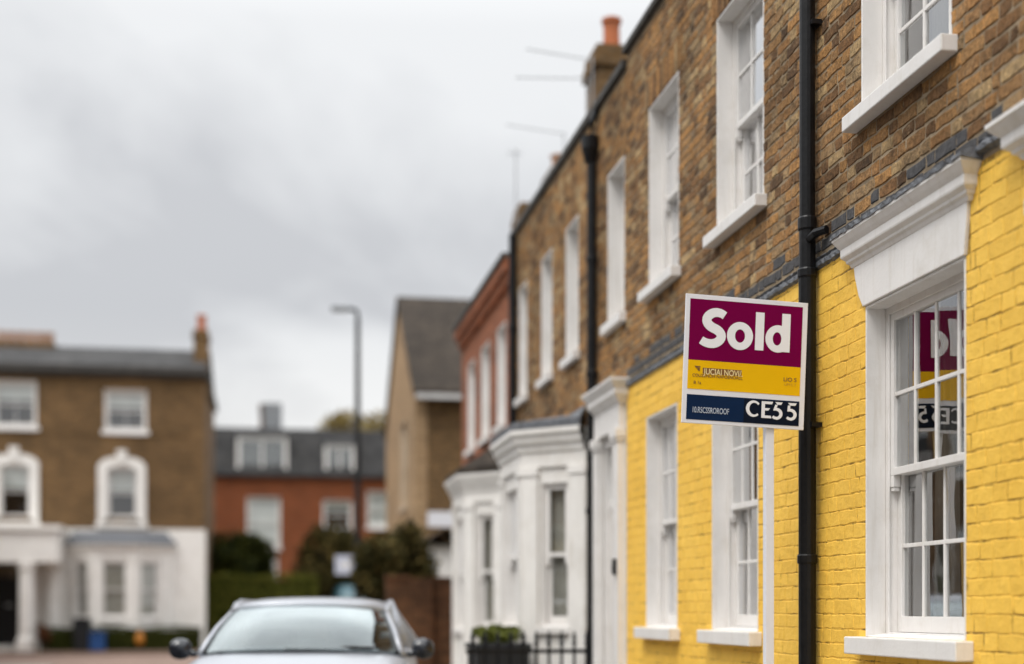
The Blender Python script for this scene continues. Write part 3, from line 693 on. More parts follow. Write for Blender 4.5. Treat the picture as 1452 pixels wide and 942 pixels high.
# ------------------------------------------------------------------ red brick house at the end of the terrace
YC0, YC1 = 16.562, 21.03
rh = thing('terraced_house', 'end terrace house of red brick with white bay window', 'house', (X0, 18.8, 0))
uc = [(17.05, 17.70), (18.35, 19.05), (19.7, 20.35)]
uh = [(a, b, 3.62, 4.86) for a, b in uc]; lh = [(17.2, 19.0, 0.5, 2.7)]
mb = MB(FA); slab(mb, YC0, YC1, PV - 0.1, 5.2, uh + lh, 0, 0.22); mb.build('brick_wall', M['red_brick_y'], rh)
mb = MB(FA)
for k, (p, z0, z1) in enumerate(((0.03, 5.201, 5.28), (0.06, 5.281, 5.36), (0.10, 5.361, 5.50))): mb.box(YC0, YC1 + p, -p, 0.25, z0, z1)
u = YC0 + 0.06
while u < YC1 - 0.1: mb.box(u, u + 0.1, -0.055, -0.0305, 5.21, 5.2805); u += 0.2
mb.build('eaves_cornice', M['red_brick_y'], rh)
mb = MB(FA); mb.box(YC0, YC1 + .12, -0.13, 0.3, 5.501, 5.56); mb.build('coping', M['coping'], rh)
mb = MB(); mb.box(X0 + 0.221, 9.0, YC1 - 0.22, YC1, 0.02, 5.2); mb.box(9.001, 9.2, YC0, YC1, 0.02, 5.2); mb.build('side_wall', M['red_brick_x'], rh)
MB().box(X0 + 0.26, 9.0, YC0, YC1 - 0.0, 5.205, 5.42).build('roof', M['slate'], rh)
mb = MB(); mb.box(X0 + 0.223, 8.9, YC0 + 0.002, YC1 - 0.222, 3.1, 3.3); mb.box(X0 + 2.6, X0 + 2.7, YC0 + .002, YC1 - .23, 0.1, 3.09); mb.box(X0 + 2.6, X0 + 2.7, YC0 + .002, YC1 - .23, 3.31, 5.2); mb.build('interior', M['inside'], rh)
for a, b, c, d in uh: window(rh, FA, a, b, c, d, cols=1, rows=1, rev=0.10, sill=(0.06, 0.08, 0.05), detail=0, fw=0.05, fill='net')
pts2 = [(X0 - 0.002, 16.95), (2.42, 17.40), (2.42, 18.55), (X0 - 0.002, 19.00)]
bay(rh, pts2, PV, 2.80, (1.1, 2.52), [(0.30, 0.76), (0.14, 0.86), (0.34, 0.7)], CORN, [(X0 - 0.004, 16.95), (X0 - 0.004, 17.5), (X0 - 0.004, 18.4), (X0 - 0.004, 19.00)], 0.42, M['brown_tile'])
mb = MB(FA); slab(mb, YC0 + 0.003, YC1 - 0.003, PV, 2.95, lh, -0.012, -0.0005); mb.build('stucco_wall', M['stucco'], rh)
chimney(rh, 4.02, 5.0, 20.0, 20.75, 5.43, 7.7, [(4.2, 20.4)], ph=0.3, potm='tan_pot')
chimney(rh, 3.62, 3.95, 20.3, 20.9, 5.43, 7.25, [], ph=0.3)

# ------------------------------------------------------------------ TV aerials above the parapet
def aerial(label, mast, boom0, boom1, n, el, vert=False, r=0.005, group='tv aerials on the terrace roofs'):
    t = thing('tv_aerial', label, 'aerial', mast[0], group)
    MB().tube(mast, 0.010, 8).build('mast', M['aluminium'], t)
    mb = MB(); mb.tube([boom0, boom1], r, 6)
    b0, b1 = Vector(boom0), Vector(boom1)
    for k in range(n):
        p = b0.lerp(b1, (k + 0.3) / n); d = Vector((0, 0, el)) if vert else Vector((0.0, el, el * 0.18))
        mb.tube([tuple(p - d), tuple(p + d)], r * 0.6, 6)
    mb.build('boom', M['aluminium'], t)
aerial('thin tv aerial with its boom level beside the orange chimney pot, upper of the two', [(3.735, 16.2, 6.6), (3.735, 16.2, 7.80)], (2.95, 16.2, 7.83), (3.76, 16.2, 7.75), 9, 0.10)
aerial('thin tv aerial below another one beside the orange chimney pot, lower of the two', [(3.72, 16.4, 6.6), (3.72, 16.4, 7.62)], (2.86, 16.4, 7.57), (3.74, 16.4, 7.61), 8, 0.10)
aerial('thin tv aerial over the parapet between the orange pot and the far chimneys', [(3.98, 19.0, 5.42), (3.98, 19.0, 7.85)], (3.18, 19.0, 7.91), (3.99, 19.0, 7.83), 9, 0.10)
aerial('upright tv aerial mast with a short head on the farthest terrace chimney', [(3.52, 20.2, 6.9), (3.52, 20.2, 7.98)], (3.40, 20.2, 7.92), (3.62, 20.2, 7.92), 3, 0.06, True)

# ------------------------------------------------------------------ estate agent's board
BX, BY, BZ = 2.363, 6.842, 2.577; BW, BH = 0.642, 0.644; ROLL = R(2.2)
sg = thing('sold_board', 'estate agent sold board in maroon, yellow and navy on a white post', 'sign', (2.498, 6.88, PV))
MB().box(2.4755, 2.5205, 6.857, 6.90, PV, 2.86).build('post', M['sign_white'], sg, bevel=0.003)
class BoardFrame:
    def __call__(s, u, w, z):      # u,z in board fractions (z downwards), w metres behind the face
        x, h = (u - 0.5) * BW, (0.5 - z) * BH
        return (BX + x * math.cos(ROLL) + h * math.sin(ROLL), BY + w + 0.006 * (u - .5), BZ - x * math.sin(ROLL) + h * math.cos(ROLL))
BF = BoardFrame()
bd = MB(BF); bd.prism([(0, 0), (1, 0), (1, 1), (0, 1)], 0.0, 0.012); board = bd.build('board', M['sign_white'], sg, bevel=0.0015)
def panel(name, m, u0, u1, z0, z1, lay=1):
    for face, (w0, w1) in (('front', (-0.0008 * lay - 0.0006, -0.0001)), ('back', (0.0121, 0.0126 + 0.0008 * lay))):
        p = MB(BF); p.prism([(u0, z0), (u1, z0), (u1, z1), (u0, z1)], w0, w1); p.build(name, m, board)
panel('maroon_panel', M['maroon'], 0.035, 0.957, 0.036, 0.510); panel('yellow_panel', M['sign_yellow'], 0.035, 0.957, 0.5105, 0.735); panel('navy_panel', M['navy'], 0.035, 0.957, 0.778, 0.972)
LW0, LW1 = -0.0034, -0.0015
def ell(cx, cz, rx, rz, n=48, a0=0, a1=360):
    return [(cx + rx * math.cos(R(a0 + (a1 - a0) * k / n)), cz + rz * math.sin(R(a0 + (a1 - a0) * k / n))) for k in range(n)]
def letters(name, m, make):
    p = MB(BF); make(p); return p.build(name, m, board)
def strokes(pts, wid):
    """variable width stroke outline as quads"""
    P = [Vector(q) for q in pts]; L, Rr = [], []
    for k, p in enumerate(P):
        t = (P[min(k + 1, len(P) - 1)] - P[max(k - 1, 0)]); t.normalize(); nrm = Vector((-t.y, t.x)); w = wid[k] / 2 if isinstance(wid, list) else wid / 2
        L.append(p + nrm * w); Rr.append(p - nrm * w)
    return L, Rr
def stroke(p, pts, wid, w0=LW0, w1=LW1):
    L, Rr = strokes(pts, wid); p.ring([(v.x, v.y) for v in L], [(v.x, v.y) for v in Rr], w0, w1, closed=False)
def bez(p0, p1, p2, p3, n=10):
    return [tuple(Vector(p0) * (1 - t) ** 3 + Vector(p1) * 3 * t * (1 - t) ** 2 + Vector(p2) * 3 * t * t * (1 - t) + Vector(p3) * t ** 3) for t in [k / n for k in range(n + 1)]]
def sold(p):
    # S: centre line from the upper terminal round to the lower terminal
    s = bez((0.318, 0.152), (0.285, 0.128), (0.245, 0.125), (0.215, 0.140), 8)[:-1] + bez((0.215, 0.140), (0.155, 0.170), (0.160, 0.225), (0.225, 0.252), 10)[:-1] + bez((0.225, 0.252), (0.300, 0.275), (0.318, 0.325), (0.262, 0.362), 10)[:-1] + bez((0.262, 0.362), (0.225, 0.385), (0.170, 0.378), (0.132, 0.352), 8)
    n = len(s); wid = [0.067 + 0.012 * math.sin(math.pi * k / (n - 1)) - 0.004 for k in range(n)]
    stroke(p, s, wid)
    p.ring(ell(0.447, 0.300, 0.106, 0.109), ell(0.447, 0.300, 0.041, 0.052), LW0, LW1)
    p.prism([(0.572, 0.104), (0.642, 0.104), (0.642, 0.400), (0.572, 0.400)], LW0, LW1)
    p.prism([(0.789, 0.100), (0.858, 0.100), (0.858, 0.400), (0.789, 0.400)], LW0, LW1)
    o = ell(0.760, 0.300, 0.104, 0.107, 48); i = ell(0.752, 0.300, 0.036, 0.052, 48)
    o = [(min(a, 0.80), b) for a, b in o]; i = [(min(a, 0.789), b) for a, b in i]
    p.ring(o, i, LW0 + 0.0002, LW1)
letters('lettering', M['sign_letter'], sold)
panel('dark_panel', M['ink'], 0.50, 0.9565, 0.785, 0.9715, 1.6)
def cess(p):
    w0, w1 = -0.0042, -0.0021
    p.ring([(0.579 + 0.062 * math.cos(R(a)), 0.858 + 0.064 * math.sin(R(a))) for a in range(48, 322, 8)], [(0.585 + 0.040 * math.cos(R(a)), 0.858 + 0.046 * math.sin(R(a))) for a in range(48, 322, 8)], w0, w1, closed=False)
    p.prism([(0.645, 0.795), (0.672, 0.795), (0.672, 0.925), (0.645, 0.925)], w0, w1)
    p.prism([(0.6725, 0.795), (0.738, 0.795), (0.730, 0.815), (0.6725, 0.815)], w0, w1); p.prism([(0.6725, 0.847), (0.715, 0.847), (0.700, 0.866), (0.6725, 0.866)], w0, w1); p.prism([(0.6725, 0.905), (0.722, 0.905), (0.728, 0.925), (0.6725, 0.925)], w0, w1)
    for ox, lean in ((0.745, 0.012), (0.862, 0.0)):
        p.prism([(ox + lean, 0.795), (ox + 0.072, 0.795), (ox + 0.060, 0.815), (ox + lean + 0.018, 0.815)], w0, w1)
        p.prism([(ox + lean, 0.8155), (ox + lean + 0.020, 0.8155), (ox + 0.016, 0.862), (ox - 0.004, 0.862)], w0, w1)
        b = bez((ox + 0.004, 0.853), (ox + 0.060, 0.838), (ox + 0.085, 0.905), (ox + 0.030, 0.922), 12) + [(ox + 0.004, 0.918), (ox - 0.006, 0.908)]
        stroke(p, b, [0.020 + 0.006 * math.sin(math.pi * k / 14) for k in range(len(b))], w0 - 0.0002, w1)
letters('lettering', M['sign_letter'], cess)
def text(body, u0, u1, z0, z1, m, lay=0.0):
    c = bpy.data.curves.new('small_print', 'FONT'); c.body = body; c.size = 1.0; c.extrude = 0.0; c.offset = 0.012
    t = bpy.data.objects.new('t', c); COL.objects.link(t); bpy.context.view_layer.update()
    me = t.evaluated_get(bpy.context.evaluated_depsgraph_get()).to_mesh()
    xs = [v.co.x for v in me.vertices]; ys = [v.co.y for v in me.vertices]; a, b, c0, d = min(xs), max(xs), min(ys), max(ys)
    p = MB(BF)
    for v in me.vertices: p.pt(u0 + (u1 - u0) * (v.co.x - a) / (b - a), -0.0032 - lay, z1 - (z1 - z0) * (v.co.y - c0) / (d - c0))
    for f in me.polygons: p.face(tuple(f.vertices))
    t.evaluated_get(bpy.context.evaluated_depsgraph_get()).to_mesh_clear(); bpy.data.objects.remove(t); bpy.data.curves.remove(c)
    p.build('small_print', m, board)
panel('print_backing', M['sign_brown'], 0.155, 0.472, 0.566, 0.612, 1.8)
text('JUCIAI NOVI/.', 0.160, 0.478, 0.571, 0.632, M['cream_print'], 0.0006)
text('COUZENOH NAPOENOALL', 0.072, 0.480, 0.616, 0.640, M['sign_brown'])
letters('emblem', M['sign_brown'], lambda p: (p.prism([(0.085, 0.556), (0.135, 0.556), (0.135, 0.562), (0.10, 0.566)], LW0, LW1), p.prism([(0.092, 0.569), (0.13, 0.567), (0.132, 0.578), (0.105, 0.574)], LW0, LW1), p.prism([(0.108, 0.580), (0.131, 0.580), (0.129, 0.594), (0.118, 0.590)], LW0, LW1)))
text('B 1a', 0.085, 0.145, 0.672, 0.695, M['sign_brown'])
text('LIO S', 0.818, 0.925, 0.596, 0.628, M['sign_brown']); text('UPTC 7', 0.825, 0.922, 0.642, 0.662, M['dim_print'])
text('10.RSCSSROROOF', 0.085, 0.380, 0.872, 0.918, M['pale_print'])

# ------------------------------------------------------------------ foliage
def leaves(mb, blobs, n, size, flat=1.0, seed=1):
    g = random.Random(seed); tot = sum(b[3] * b[4] * b[5] for b in blobs)
    for (cx, cy, cz, rx, ry, rz) in blobs:
        k = int(n * rx * ry * rz / tot) + 1
        for _ in range(k):
            while True:
                d = Vector((g.uniform(-1, 1), g.uniform(-1, 1), g.uniform(-1, 1)))
                if 0.3 < d.length < 1: break
            d *= (0.55 + 0.45 * g.random()) / max(d.length, 0.3) * min(1, d.length + 0.25)
            c = Vector((cx + d.x * rx, cy + d.y * ry, cz + d.z * rz)); s = size * g.uniform(0.6, 1.4)
            a = Vector((g.gauss(0, 1), g.gauss(0, 1), g.gauss(0, 1))).normalized(); b = a.cross(Vector((g.gauss(0, 1), g.gauss(0, 1), g.gauss(0, 1)))).normalized()
            i = [mb.pt(*(c + a * s * x + b * s * 0.55 * y)) for x, y in ((-1, 0), (0, -1), (1, 0), (0, 1))]; mb.face(i)
def clumps(cx, cy, cz, rx, ry, rz, n, seed):
    g = random.Random(seed); out = [(cx, cy, cz, rx * .62, ry * .62, rz * .62)]
    for _ in range(n):
        a, e = g.uniform(0, 2 * math.pi), g.uniform(-0.6, 1.0); f = g.uniform(0.28, 0.46)
        out.append((cx + rx * .66 * math.cos(a) * math.cos(e), cy + ry * .66 * math.sin(a) * math.cos(e), cz + rz * .66 * math.sin(e), rx * f, ry * f, rz * f))
    return out
def tree(name, label, cat, x, y, h, rx, ry, rz, m, n, size, seed, trunk=0.12, group=None, base=0.0, nc=11):
    t = thing(name, label, cat, (x, y, base), group)
    mb = MB(); zc = h - rz; g = random.Random(seed)
    mb.tube([(x, y, base), (x + .05, y, base + (zc - base) * .5), (x, y, zc)], [trunk * 1.3, trunk, trunk * .7], 8)
    for k in range(6):
        a = k * 1.05 + g.random(); mb.tube([(x, y, base + (zc - base) * (0.55 + .06 * k)), (x + rx * .35 * math.cos(a), y + ry * .35 * math.sin(a), zc + rz * .1), (x + rx * .7 * math.cos(a), y + ry * .7 * math.sin(a), zc + rz * .45)], [trunk * .5, trunk * .3, trunk * .1], 6)
    mb.build('trunk', M['bark'], t)
    mb = MB(); leaves(mb, clumps(x, y, zc, rx, ry, rz, nc, seed), n, size, seed=seed); mb.build('crown', M[m], t, recalc=False)
    return t
def hedge_block(mb, x0, x1, y0, y1, z0, z1, n, size, seed):
    g = random.Random(seed)
    for _ in range(n):
        f = g.random(); x, y, z = g.uniform(x0, x1), g.uniform(y0, y1), g.uniform(z0, z1)
        if f < .4: y = y0 + abs(g.gauss(0, .05))
        elif f < .75: z = z1 - abs(g.gauss(0, .05))
        elif f < .88: x = x0 + abs(g.gauss(0, .05))
        else: x = x1 - abs(g.gauss(0, .05))
        z += 0.04 * math.sin(x * 3.1 + seed)
        a = Vector((g.gauss(0, 1), g.gauss(0, 1), g.gauss(0, 1))).normalized(); b = a.cross(Vector((g.gauss(0, 1), g.gauss(0, 1), g.gauss(0, 1)))).normalized(); s = size * g.uniform(.6, 1.4)
        c = Vector((x, y, z)); i = [mb.pt(*(c + a * s * p + b * s * .55 * q)) for p, q in ((-1, 0), (0, -1), (1, 0), (0, 1))]; mb.face(i)

# ------------------------------------------------------------------ railings, planter, garden wall
rl = thing('railing', 'black iron railing with spear tops before the white bay', 'railing', (2.3, 12.62, PV))
mb = MB(); mb.box(1.72, 2.84, 12.43, 12.46, 0.95, 0.985); mb.box(1.72, 2.84, 12.43, 12.46, 0.26, 0.295); mb.build('rail', M['black'], rl)
bar0 = None; x = 1.78
while x < 2.84:
    if bar0 is None:
        b = MB(); b.lathe(x, 12.445, [(0.014, PV), (0.014, 1.02), (0.024, 1.035), (0.022, 1.05), (0.012, 1.06), (0.021, 1.09), (0.003, 1.155)], 8); bar0 = b.build('bar', M['black'], rl); x00 = x
    else:
        c = bar0.copy(); COL.objects.link(c); c.parent = rl; c.location.x = x - x00
    x += 0.115
pl = thing('planter', 'black planter box holding a clipped green bush before the bays', 'planter', (2.02, 12.95, PV))
mb = MB(); mb.box(1.84, 2.32, 12.6, 13.2, PV, 0.98); mb.box(1.82, 2.34, 12.58, 13.22, 0.981, 1.03); mb.build('box', M['black_matt'], pl, bevel=0.006)
mb = MB(); leaves(mb, clumps(2.08, 12.9, 1.08, 0.27, 0.30, 0.14, 9, 3), 2600, 0.022, seed=3); mb.build('foliage', M['leaf_box'], pl, recalc=False)
gw = thing('garden_wall', 'brown brick garden wall with a pier beyond the white bays', 'wall', (2.3, 22.6, PV))
mb = MB(); mb.box(1.84, 2.22, 22.4, 22.62, 0.0, 1.83); mb.box(2.56, 6.0, 22.4, 22.62, 0.0, 1.80); mb.build('panel', M['garden_brick'], gw)
mb = MB(); mb.box(2.221, 2.559, 22.3, 22.7, 0.0, 1.84); mb.build('pier', M['garden_brick'], gw)
mb = MB(); mb.box(1.82, 2.22, 22.38, 22.64, 1.831, 1.89); mb.box(2.2, 2.58, 22.28, 22.72, 1.892, 1.93) if False else None; mb.box(2.56, 6.0, 22.38, 22.64, 1.801, 1.86); mb.build('coping', M['garden_brick'], gw)

# ------------------------------------------------------------------ gable ended house across the side road
gx, gy0, gy1 = 2.95, 28.9, 36.0; ez, az = 5.78, 8.30; gx1 = 12.0; gm = (gy0 + gy1) / 2
gh = thing('gabled_house', 'tall gable ended brick house with dark tiled roof beyond the red house', 'house', (gx, gy0, 0))
GFx = facade(gx)
mb = MB(GFx); slab(mb, gy0, gy1, 0, ez, [(30.6, 32.0, 3.6, 5.5)], 0, 0.25); mb.prism([(gy0, ez + .001), (gy1, ez + .001), (gm, az)], 0, 0.25); mb.build('gable_wall', M['pale_brick'], gh)
mb = MB(frontal(gy0)); slab(mb, gx + 0.251, gx1, 0, ez, [], 0.0, 0.25); mb.build('wall', M['brick_x'], gh)
mb = MB(); mb.box(gx + .26, gx1, gy1 - .25, gy1, 0, ez); mb.box(gx1 + .001, gx1 + .25, gy0, gy1, 0, ez); mb.build('back_wall', M['brick_x'], gh)
mb = MB(); ov = 0.25; sl = (az - ez) / (gm - gy0)
for sgn, yb in ((1, gy0), (-1, gy1)):
    ye = yb - sgn * ov; zeav = ez - ov * sl
    mb.grid([[(xx, ye, zeav + 0.10), (xx, gm, az + 0.10), (xx, gm, az + 0.2), (xx, ye, zeav + 0.2)] for xx in (gx - 0.06, gx1 + 0.3)], closed=True)
mb.build('roof', M['brown_tile'], gh)
mb = MB(); mb.box(gx + 0.0, gx1, gy0 - 0.36, gy0 - 0.24, ez - 0.17, ez - 0.07); mb.build('gutter', M['gutter_paint'], gh)
window(gh, GFx, 30.6, 32.0, 3.6, 5.5, cols=2, rows=1, rev=0.08, sill=(0.05, 0.08, 0.05), detail=0, fw=0.07, fill='blind', blind=1.0, paint='buff')
# porch on the front
mb = MB(); mb.box(3.05, 3.75, 27.6, 28.89, PV, 2.62); po = mb.build('porch', M['stucco'], gh)
mb = MB(); mb.grid([[(2.95, y, 2.63), (3.4, y, 2.93), (3.95, y, 2.63)] for y in (27.45, 28.89)], closed=True); mb.build('porch_roof', M['black_matt'], po)
mb = MB(); mb.box(3.05, 3.7, 27.40, 27.449, 2.95, 3.25); mb.build('fascia', M['sign_white'], po)

# ------------------------------------------------------------------ red brick house with mansard roof
YM = 60.0; FM = frontal(YM)
def PX(px, y=0): # photograph column -> X at a given distance, used once to read sizes off
    return 0
mh = thing('mansard_house', 'long red brick house with grey mansard roof and two white dormers', 'house', (1.0, YM, 0))
wm = [(-0.86, 0.50, 3.95, 6.05), (2.27, 3.48, 4.75, 5.95), (4.12, 5.1, 4.85, 6.35), (-4.2, -3.0, 4.2, 6.0), (-0.75, 0.4, 1.6, 3.72), (2.3, 3.4, 1.0, 3.0)]
mb = MB(FM); slab(mb, -2.45, 9.0, 0, 7.0, wm, 0, 0.3); slab(mb, -7.0, -2.451, 0, 7.0, wm, 0.6, 0.9); mb.build('wall', M['red_brick_x'], mh)
mb = MB(FM); slab(mb, 0, 1, 0, 0.1, [], 0, 1) if False else None
mb.box(-7.0, 9.0, 9.0, 9.3, 0, 7.0); mb.box(-7.0, -6.7, 0.91, 8.99, 0, 7.0); mb.box(8.7, 9.0, 0.31, 8.99, 0, 7.0); mb.build('back_wall', M['red_brick_x'], mh)
mb = MB(FM); mb.grid([[(u, -0.12, 7.0), (u, 0.75, 9.0), (u, 4.5, 9.35), (u, 9.2, 7.0)] for u in (-7.1, 9.1)]); ids = None
mb.box(-7.1, 9.1, -0.2, 0.3, 6.9, 7.0); mb.build('mansard_roof', M['slate'], mh)
for a, b, c, d in wm:
    bl = 1.0 if (a == -0.86) else 0.5
    window(mh, FM, a, b, c, d, cols=2 if a > 1 else 1, rows=1, rev=0.1 if a > -2.4 else 0.65, sill=(0.06, 0.1, 0.05), detail=0, fw=0.09, fill='blind', blind=0.95 if a in (-0.86, 4.12, -0.7) else 0.35)
def dormer(u0, u1, z0, z1, w0, label, panel=None):
    m2 = MB(FM); e = 0.14
    m2.box(u0, u0 + e, w0, w0 + 1.1, z0, z1); m2.box(u1 - e, u1, w0, w0 + 1.1, z0, z1); m2.box(u0 + e, u1 - e, w0, w0 + 1.1, z1 - e, z1); m2.box(u0 + e, u1 - e, w0, w0 + 1.1, z0, z0 + e)
    m2.box((u0 + u1) / 2 - .04, (u0 + u1) / 2 + .04, w0 + .02, w0 + .1, z0 + e, z1 - e)
    d = m2.build('dormer', M['white'], mh); d['label'] = label
    MB(FM).box(u0 - .1, u1 + .1, w0 - .08, w0 + 1.2, z1 + .001, z1 + .08).build('dormer_roof', M['lead'], d)
    MB(FM).box(u0 + e, u1 - e, w0 + .06, w0 + .07, z0 + e, z1 - e).build('pane', M['glass'], d)
    if panel: MB(FM).box(u0 + e + .1, u1 - e - .1, w0 + .12, w0 + .16, z0 + e, z0 + e + .32).build('window_box', M['turq'], d)
    MB(FM).box(u0 + e, u1 - e, w0 + .5, w0 + .52, z0 + e, z1 - e).build('blind', M['blind'], d)
dormer(-1.28, 0.80, 7.02, 8.58, -0.02, 'wide white dormer', True); dormer(2.33, 3.6, 6.98, 8.3, -0.02, 'narrow white dormer')
chimney(mh, -0.35, 0.55, YM + 3.0, YM + 3.9, 8.9, 10.35, [], m='garden_brick')
mb = MB(); mb.box(-0.2, 0.6, YM + 2.9, YM + 2.985, 8.9, 10.38); mb.build('cowl', M['galv'], mh)

# ------------------------------------------------------------------ three storey house at the left
YL = 46.0; FL = frontal(YL)
def XL(px): return YL * math.tan(math.atan((px - 726) / 2016.67) + TH)
def ZL(py, x=-5.0): return EYE + (866 - py) * (YL * math.cos(TH) + x * math.sin(TH)) / 2016.67
xr = XL(290); xl = XL(-190)
lh_ = thing('villa', 'three storey brown brick villa with white stucco ground floor and columned porch', 'house', (-6, YL, 0))
top_w = [(XL(148), XL(208), ZL(610), ZL(552)), (XL(-10), XL(52), ZL(607), ZL(543)), (XL(-150), XL(-90), ZL(607), ZL(543))]
mid_w = [(XL(151), XL(195), ZL(735), ZL(662)), (XL(-2), XL(43), ZL(735), ZL(660)), (XL(-150), XL(-106), ZL(735), ZL(660))]
zf = ZL(750); ze = ZL(530)
mb = MB(FL); slab(mb, xl, xr, zf, ze, top_w + mid_w, 0, 0.3); mb.build('brick_wall', M['brick_x'], lh_)
dh = (XL(-12), XL(37), 0.25, ZL(800)); bh_ = (XL(112), XL(232), 0.3, ZL(785))
mb = MB(FL); slab(mb, xl, xr + 0.03, 0.0, zf - 0.001, [dh, bh_], -0.03, 0.3); mb.build('stucco_wall', M['stucco'], lh_)
mb = MB(FL); mb.box(xl, xr, 8.0, 8.3, 0, ze); mb.box(xl, xl + .3, 0.301, 7.99, 0, ze); mb.box(xr - .3, xr, 0.301, 7.99, 0, ze); mb.build('side_wall', M['brick_y'], lh_)
mb = MB(FL); mb.box(xl - .1, xr + .12, -0.16, -0.001, ze - 0.1, ze + 0.02); mb.box(xl - .2, xr + .12, -0.26, 8.5, ze + 0.021, ze + 0.22); mb.build('eaves', M['coping'], lh_)
mb = MB(FL); zr = ze + 1.45
mb.grid([[(u, -0.26, ze + .221), (u, 3.6, zr), (u, 8.4, ze + .221)] for u in (xl - .2, xr + .05)]); mb.build('roof', M['slate'], lh_)
mb = MB(FL); mb.box(XL(60) - 3.4, XL(273), -0.012, -0.0005, ZL(617), ZL(611)); mb.build('string_course', M['brick_x'], lh_)
for k, (a, b, c, d) in enumerate(top_w): window(lh_, FL, a, b, c, d, cols=2, rows=1, rev=0.12, sill=(0.07, 0.14, 0.08), detail=0, fw=0.1, fill='blind', blind=0.4)
def arch(u0, u1, z0, z1, rise, n=10):
    pts = [(u0, z0), (u0, z1 - rise)]; cx = (u0 + u1) / 2; h = (u1 - u0) / 2
    for k in range(1, n): t = k / n; x = u0 + (u1 - u0) * t; pts.append((x, z1 - rise + rise * math.sqrt(max(0, 1 - ((x - cx) / h) ** 2)) ** 1.0))
    return pts + [(u1, z1 - rise), (u1, z0)]
for k, (a, b, c, d) in enumerate(mid_w):
    w_ = window(lh_, FL, a, b, c, d, cols=1, rows=1, rev=0.13, sill=None, detail=0, fw=0.07, fill='blind', blind=0.45)
    m2 = MB(FL); m2.ring(arch(a - .26, b + .26, c - .28, d + .32, 0.28), arch(a + 0.02, b - 0.02, c + .02, d - 0.01, 0.10), -0.09, -0.002, closed=False)
    m2.box(a - .32, b + .32, -0.14, -0.0905, c - .30, c - .16)
    m2.prism([((a + b) / 2 - .1, d + .1), ((a + b) / 2 + .1, d + .1), ((a + b) / 2 + .16, d + .52), ((a + b) / 2 - .16, d + .52)], -0.16, -0.092); m2.build('surround', M['stucco'], w_)
# porch
px0, px1 = XL(-70), XL(92); pz = ZL(800); pt = ZL(757)
mb = MB(FL); mb.box(px0, px1, -1.5, -0.031, pz, pt); mb.box(px0 - .08, px1 + .08, -1.6, -0.031, pt + .001, pt + .16); pch = mb.build('porch', M['stucco'], lh_)
for u in (XL(48), XL(79), XL(-60)):
    w0 = -1.3 if u != XL(79) else -0.35
    MB(FL).lathe(u, w0, [(0.30, 0.1), (0.30, 0.45), (0.23, 0.55), (0.215, pz - .25), (0.26, pz - .2), (0.27, pz - .001)], 18).build('column', M['stucco'], pch)
mb = MB(FL); mb.box(dh[0], dh[1], 0.05, 0.12, 0.25, dh[3] - .5); mb.box(dh[0], dh[1], 0.03, 0.13, dh[3] - .5, dh[3] - .42); dk = mb.build('door', M['black'], lh_)
mb = MB(FL); mb.box((dh[0] + dh[1]) / 2 - .12, (dh[0] + dh[1]) / 2 + .12, 0.03, 0.049, 1.45, 1.53); mb.build('knocker', M['galv'], dk)
MB(FL).box(dh[0], dh[1], 0.06, 0.07, dh[3] - .419, dh[3]).build('pane', M['glass'], dk)
bp = [(XL(247), YL - .031), (XL(196), YL - 0.95), (XL(137), YL - 0.95), (XL(97), YL - .031)]
zbt = ZL(785)
LC = [(0.03, zbt), (0.06, zbt + .03), (0.08, zbt + .12), (0.14, zbt + .16), (0.16, zbt + .24)]
bay(lh_, bp, 0.1, zbt + 0.02, (ZL(877), ZL(797)), [(0.40, 0.88), (0.20, 0.80), (0.22, 0.72)], LC, [(XL(235), YL - .032), (XL(205), YL - .032), (XL(130), YL - .032), (XL(105), YL - .032)], 0.45, M['lead'])
chimney(lh_, XL(272), XL(293), YL + 1.0, YL + 2.2, ze - .5, ZL(468) + .3, [(XL(283), YL + 1.4)], pr=0.14, ph=0.55)
chimney(lh_, XL(-20) * 1.078, XL(78) * 1.078, YL + 3.2, YL + 4.0, ze, ze + 1.52, [(XL(q) * 1.078, YL + 3.6) for q in (2, 16, 30, 44, 58, 71)], pr=0.13, ph=0.38, potm='tan_pot')

# front garden: low hedge, bins, box
hd = thing('hedge', 'low dark hedge along the front of the villa bay', 'hedge', (-4.5, 44.7, 0))
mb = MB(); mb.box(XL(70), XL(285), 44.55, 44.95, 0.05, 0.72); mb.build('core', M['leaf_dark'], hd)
mb = MB(); hedge_block(mb, XL(68), XL(287), 44.48, 45.0, 0.05, 0.82, 3200, 0.045, 4); mb.build('foliage', M['leaf_dark'], hd, recalc=False)
def bin_(name, label, x, y, w, d, h, m, lid=True, group=None):
    t = thing(name, label, 'bin', (x, y, 0.1), group); b = MB()
    rows = [[(x - w * s, y - d * s, z), (x + w * s, y - d * s, z), (x + w * s, y + d * s, z), (x - w * s, y + d * s, z)] for s, z in ((0.42, 0.12), (0.5, h))]
    ids = b.grid(rows, closed=True); b.face(ids[0][::-1]); b.face(ids[1]); b.build('body', M[m], t, bevel=0.01)
    if lid:
        l = MB(); l.box(x - w * .54, x + w * .54, y - d * .56, y + d * .54, h + .002, h + .06); l.box(x - w * .3, x + w * .3, y + d * .45, y + d * .62, h - .05, h + .001); l.build('lid', M['black_matt'], t, bevel=0.01)
        for s in (-1, 1):
            k = MB(); k.tube([(x + s * w * .40, y + d * .5, 0.2), (x + s * w * .52, y + d * .5, 0.2)], 0.1, 10); k.build('wheel', M['tyre'], t)
    return t
bin_('wheelie_bin', 'dark wheelie bin before the villa bay', XL(127), 44.2, 0.5, 0.55, 1.05, 'steel')
t = thing('recycling_box', 'blue recycling box on the pavement beside the dark bin', 'box', (XL(148), 44.2, 0.1))
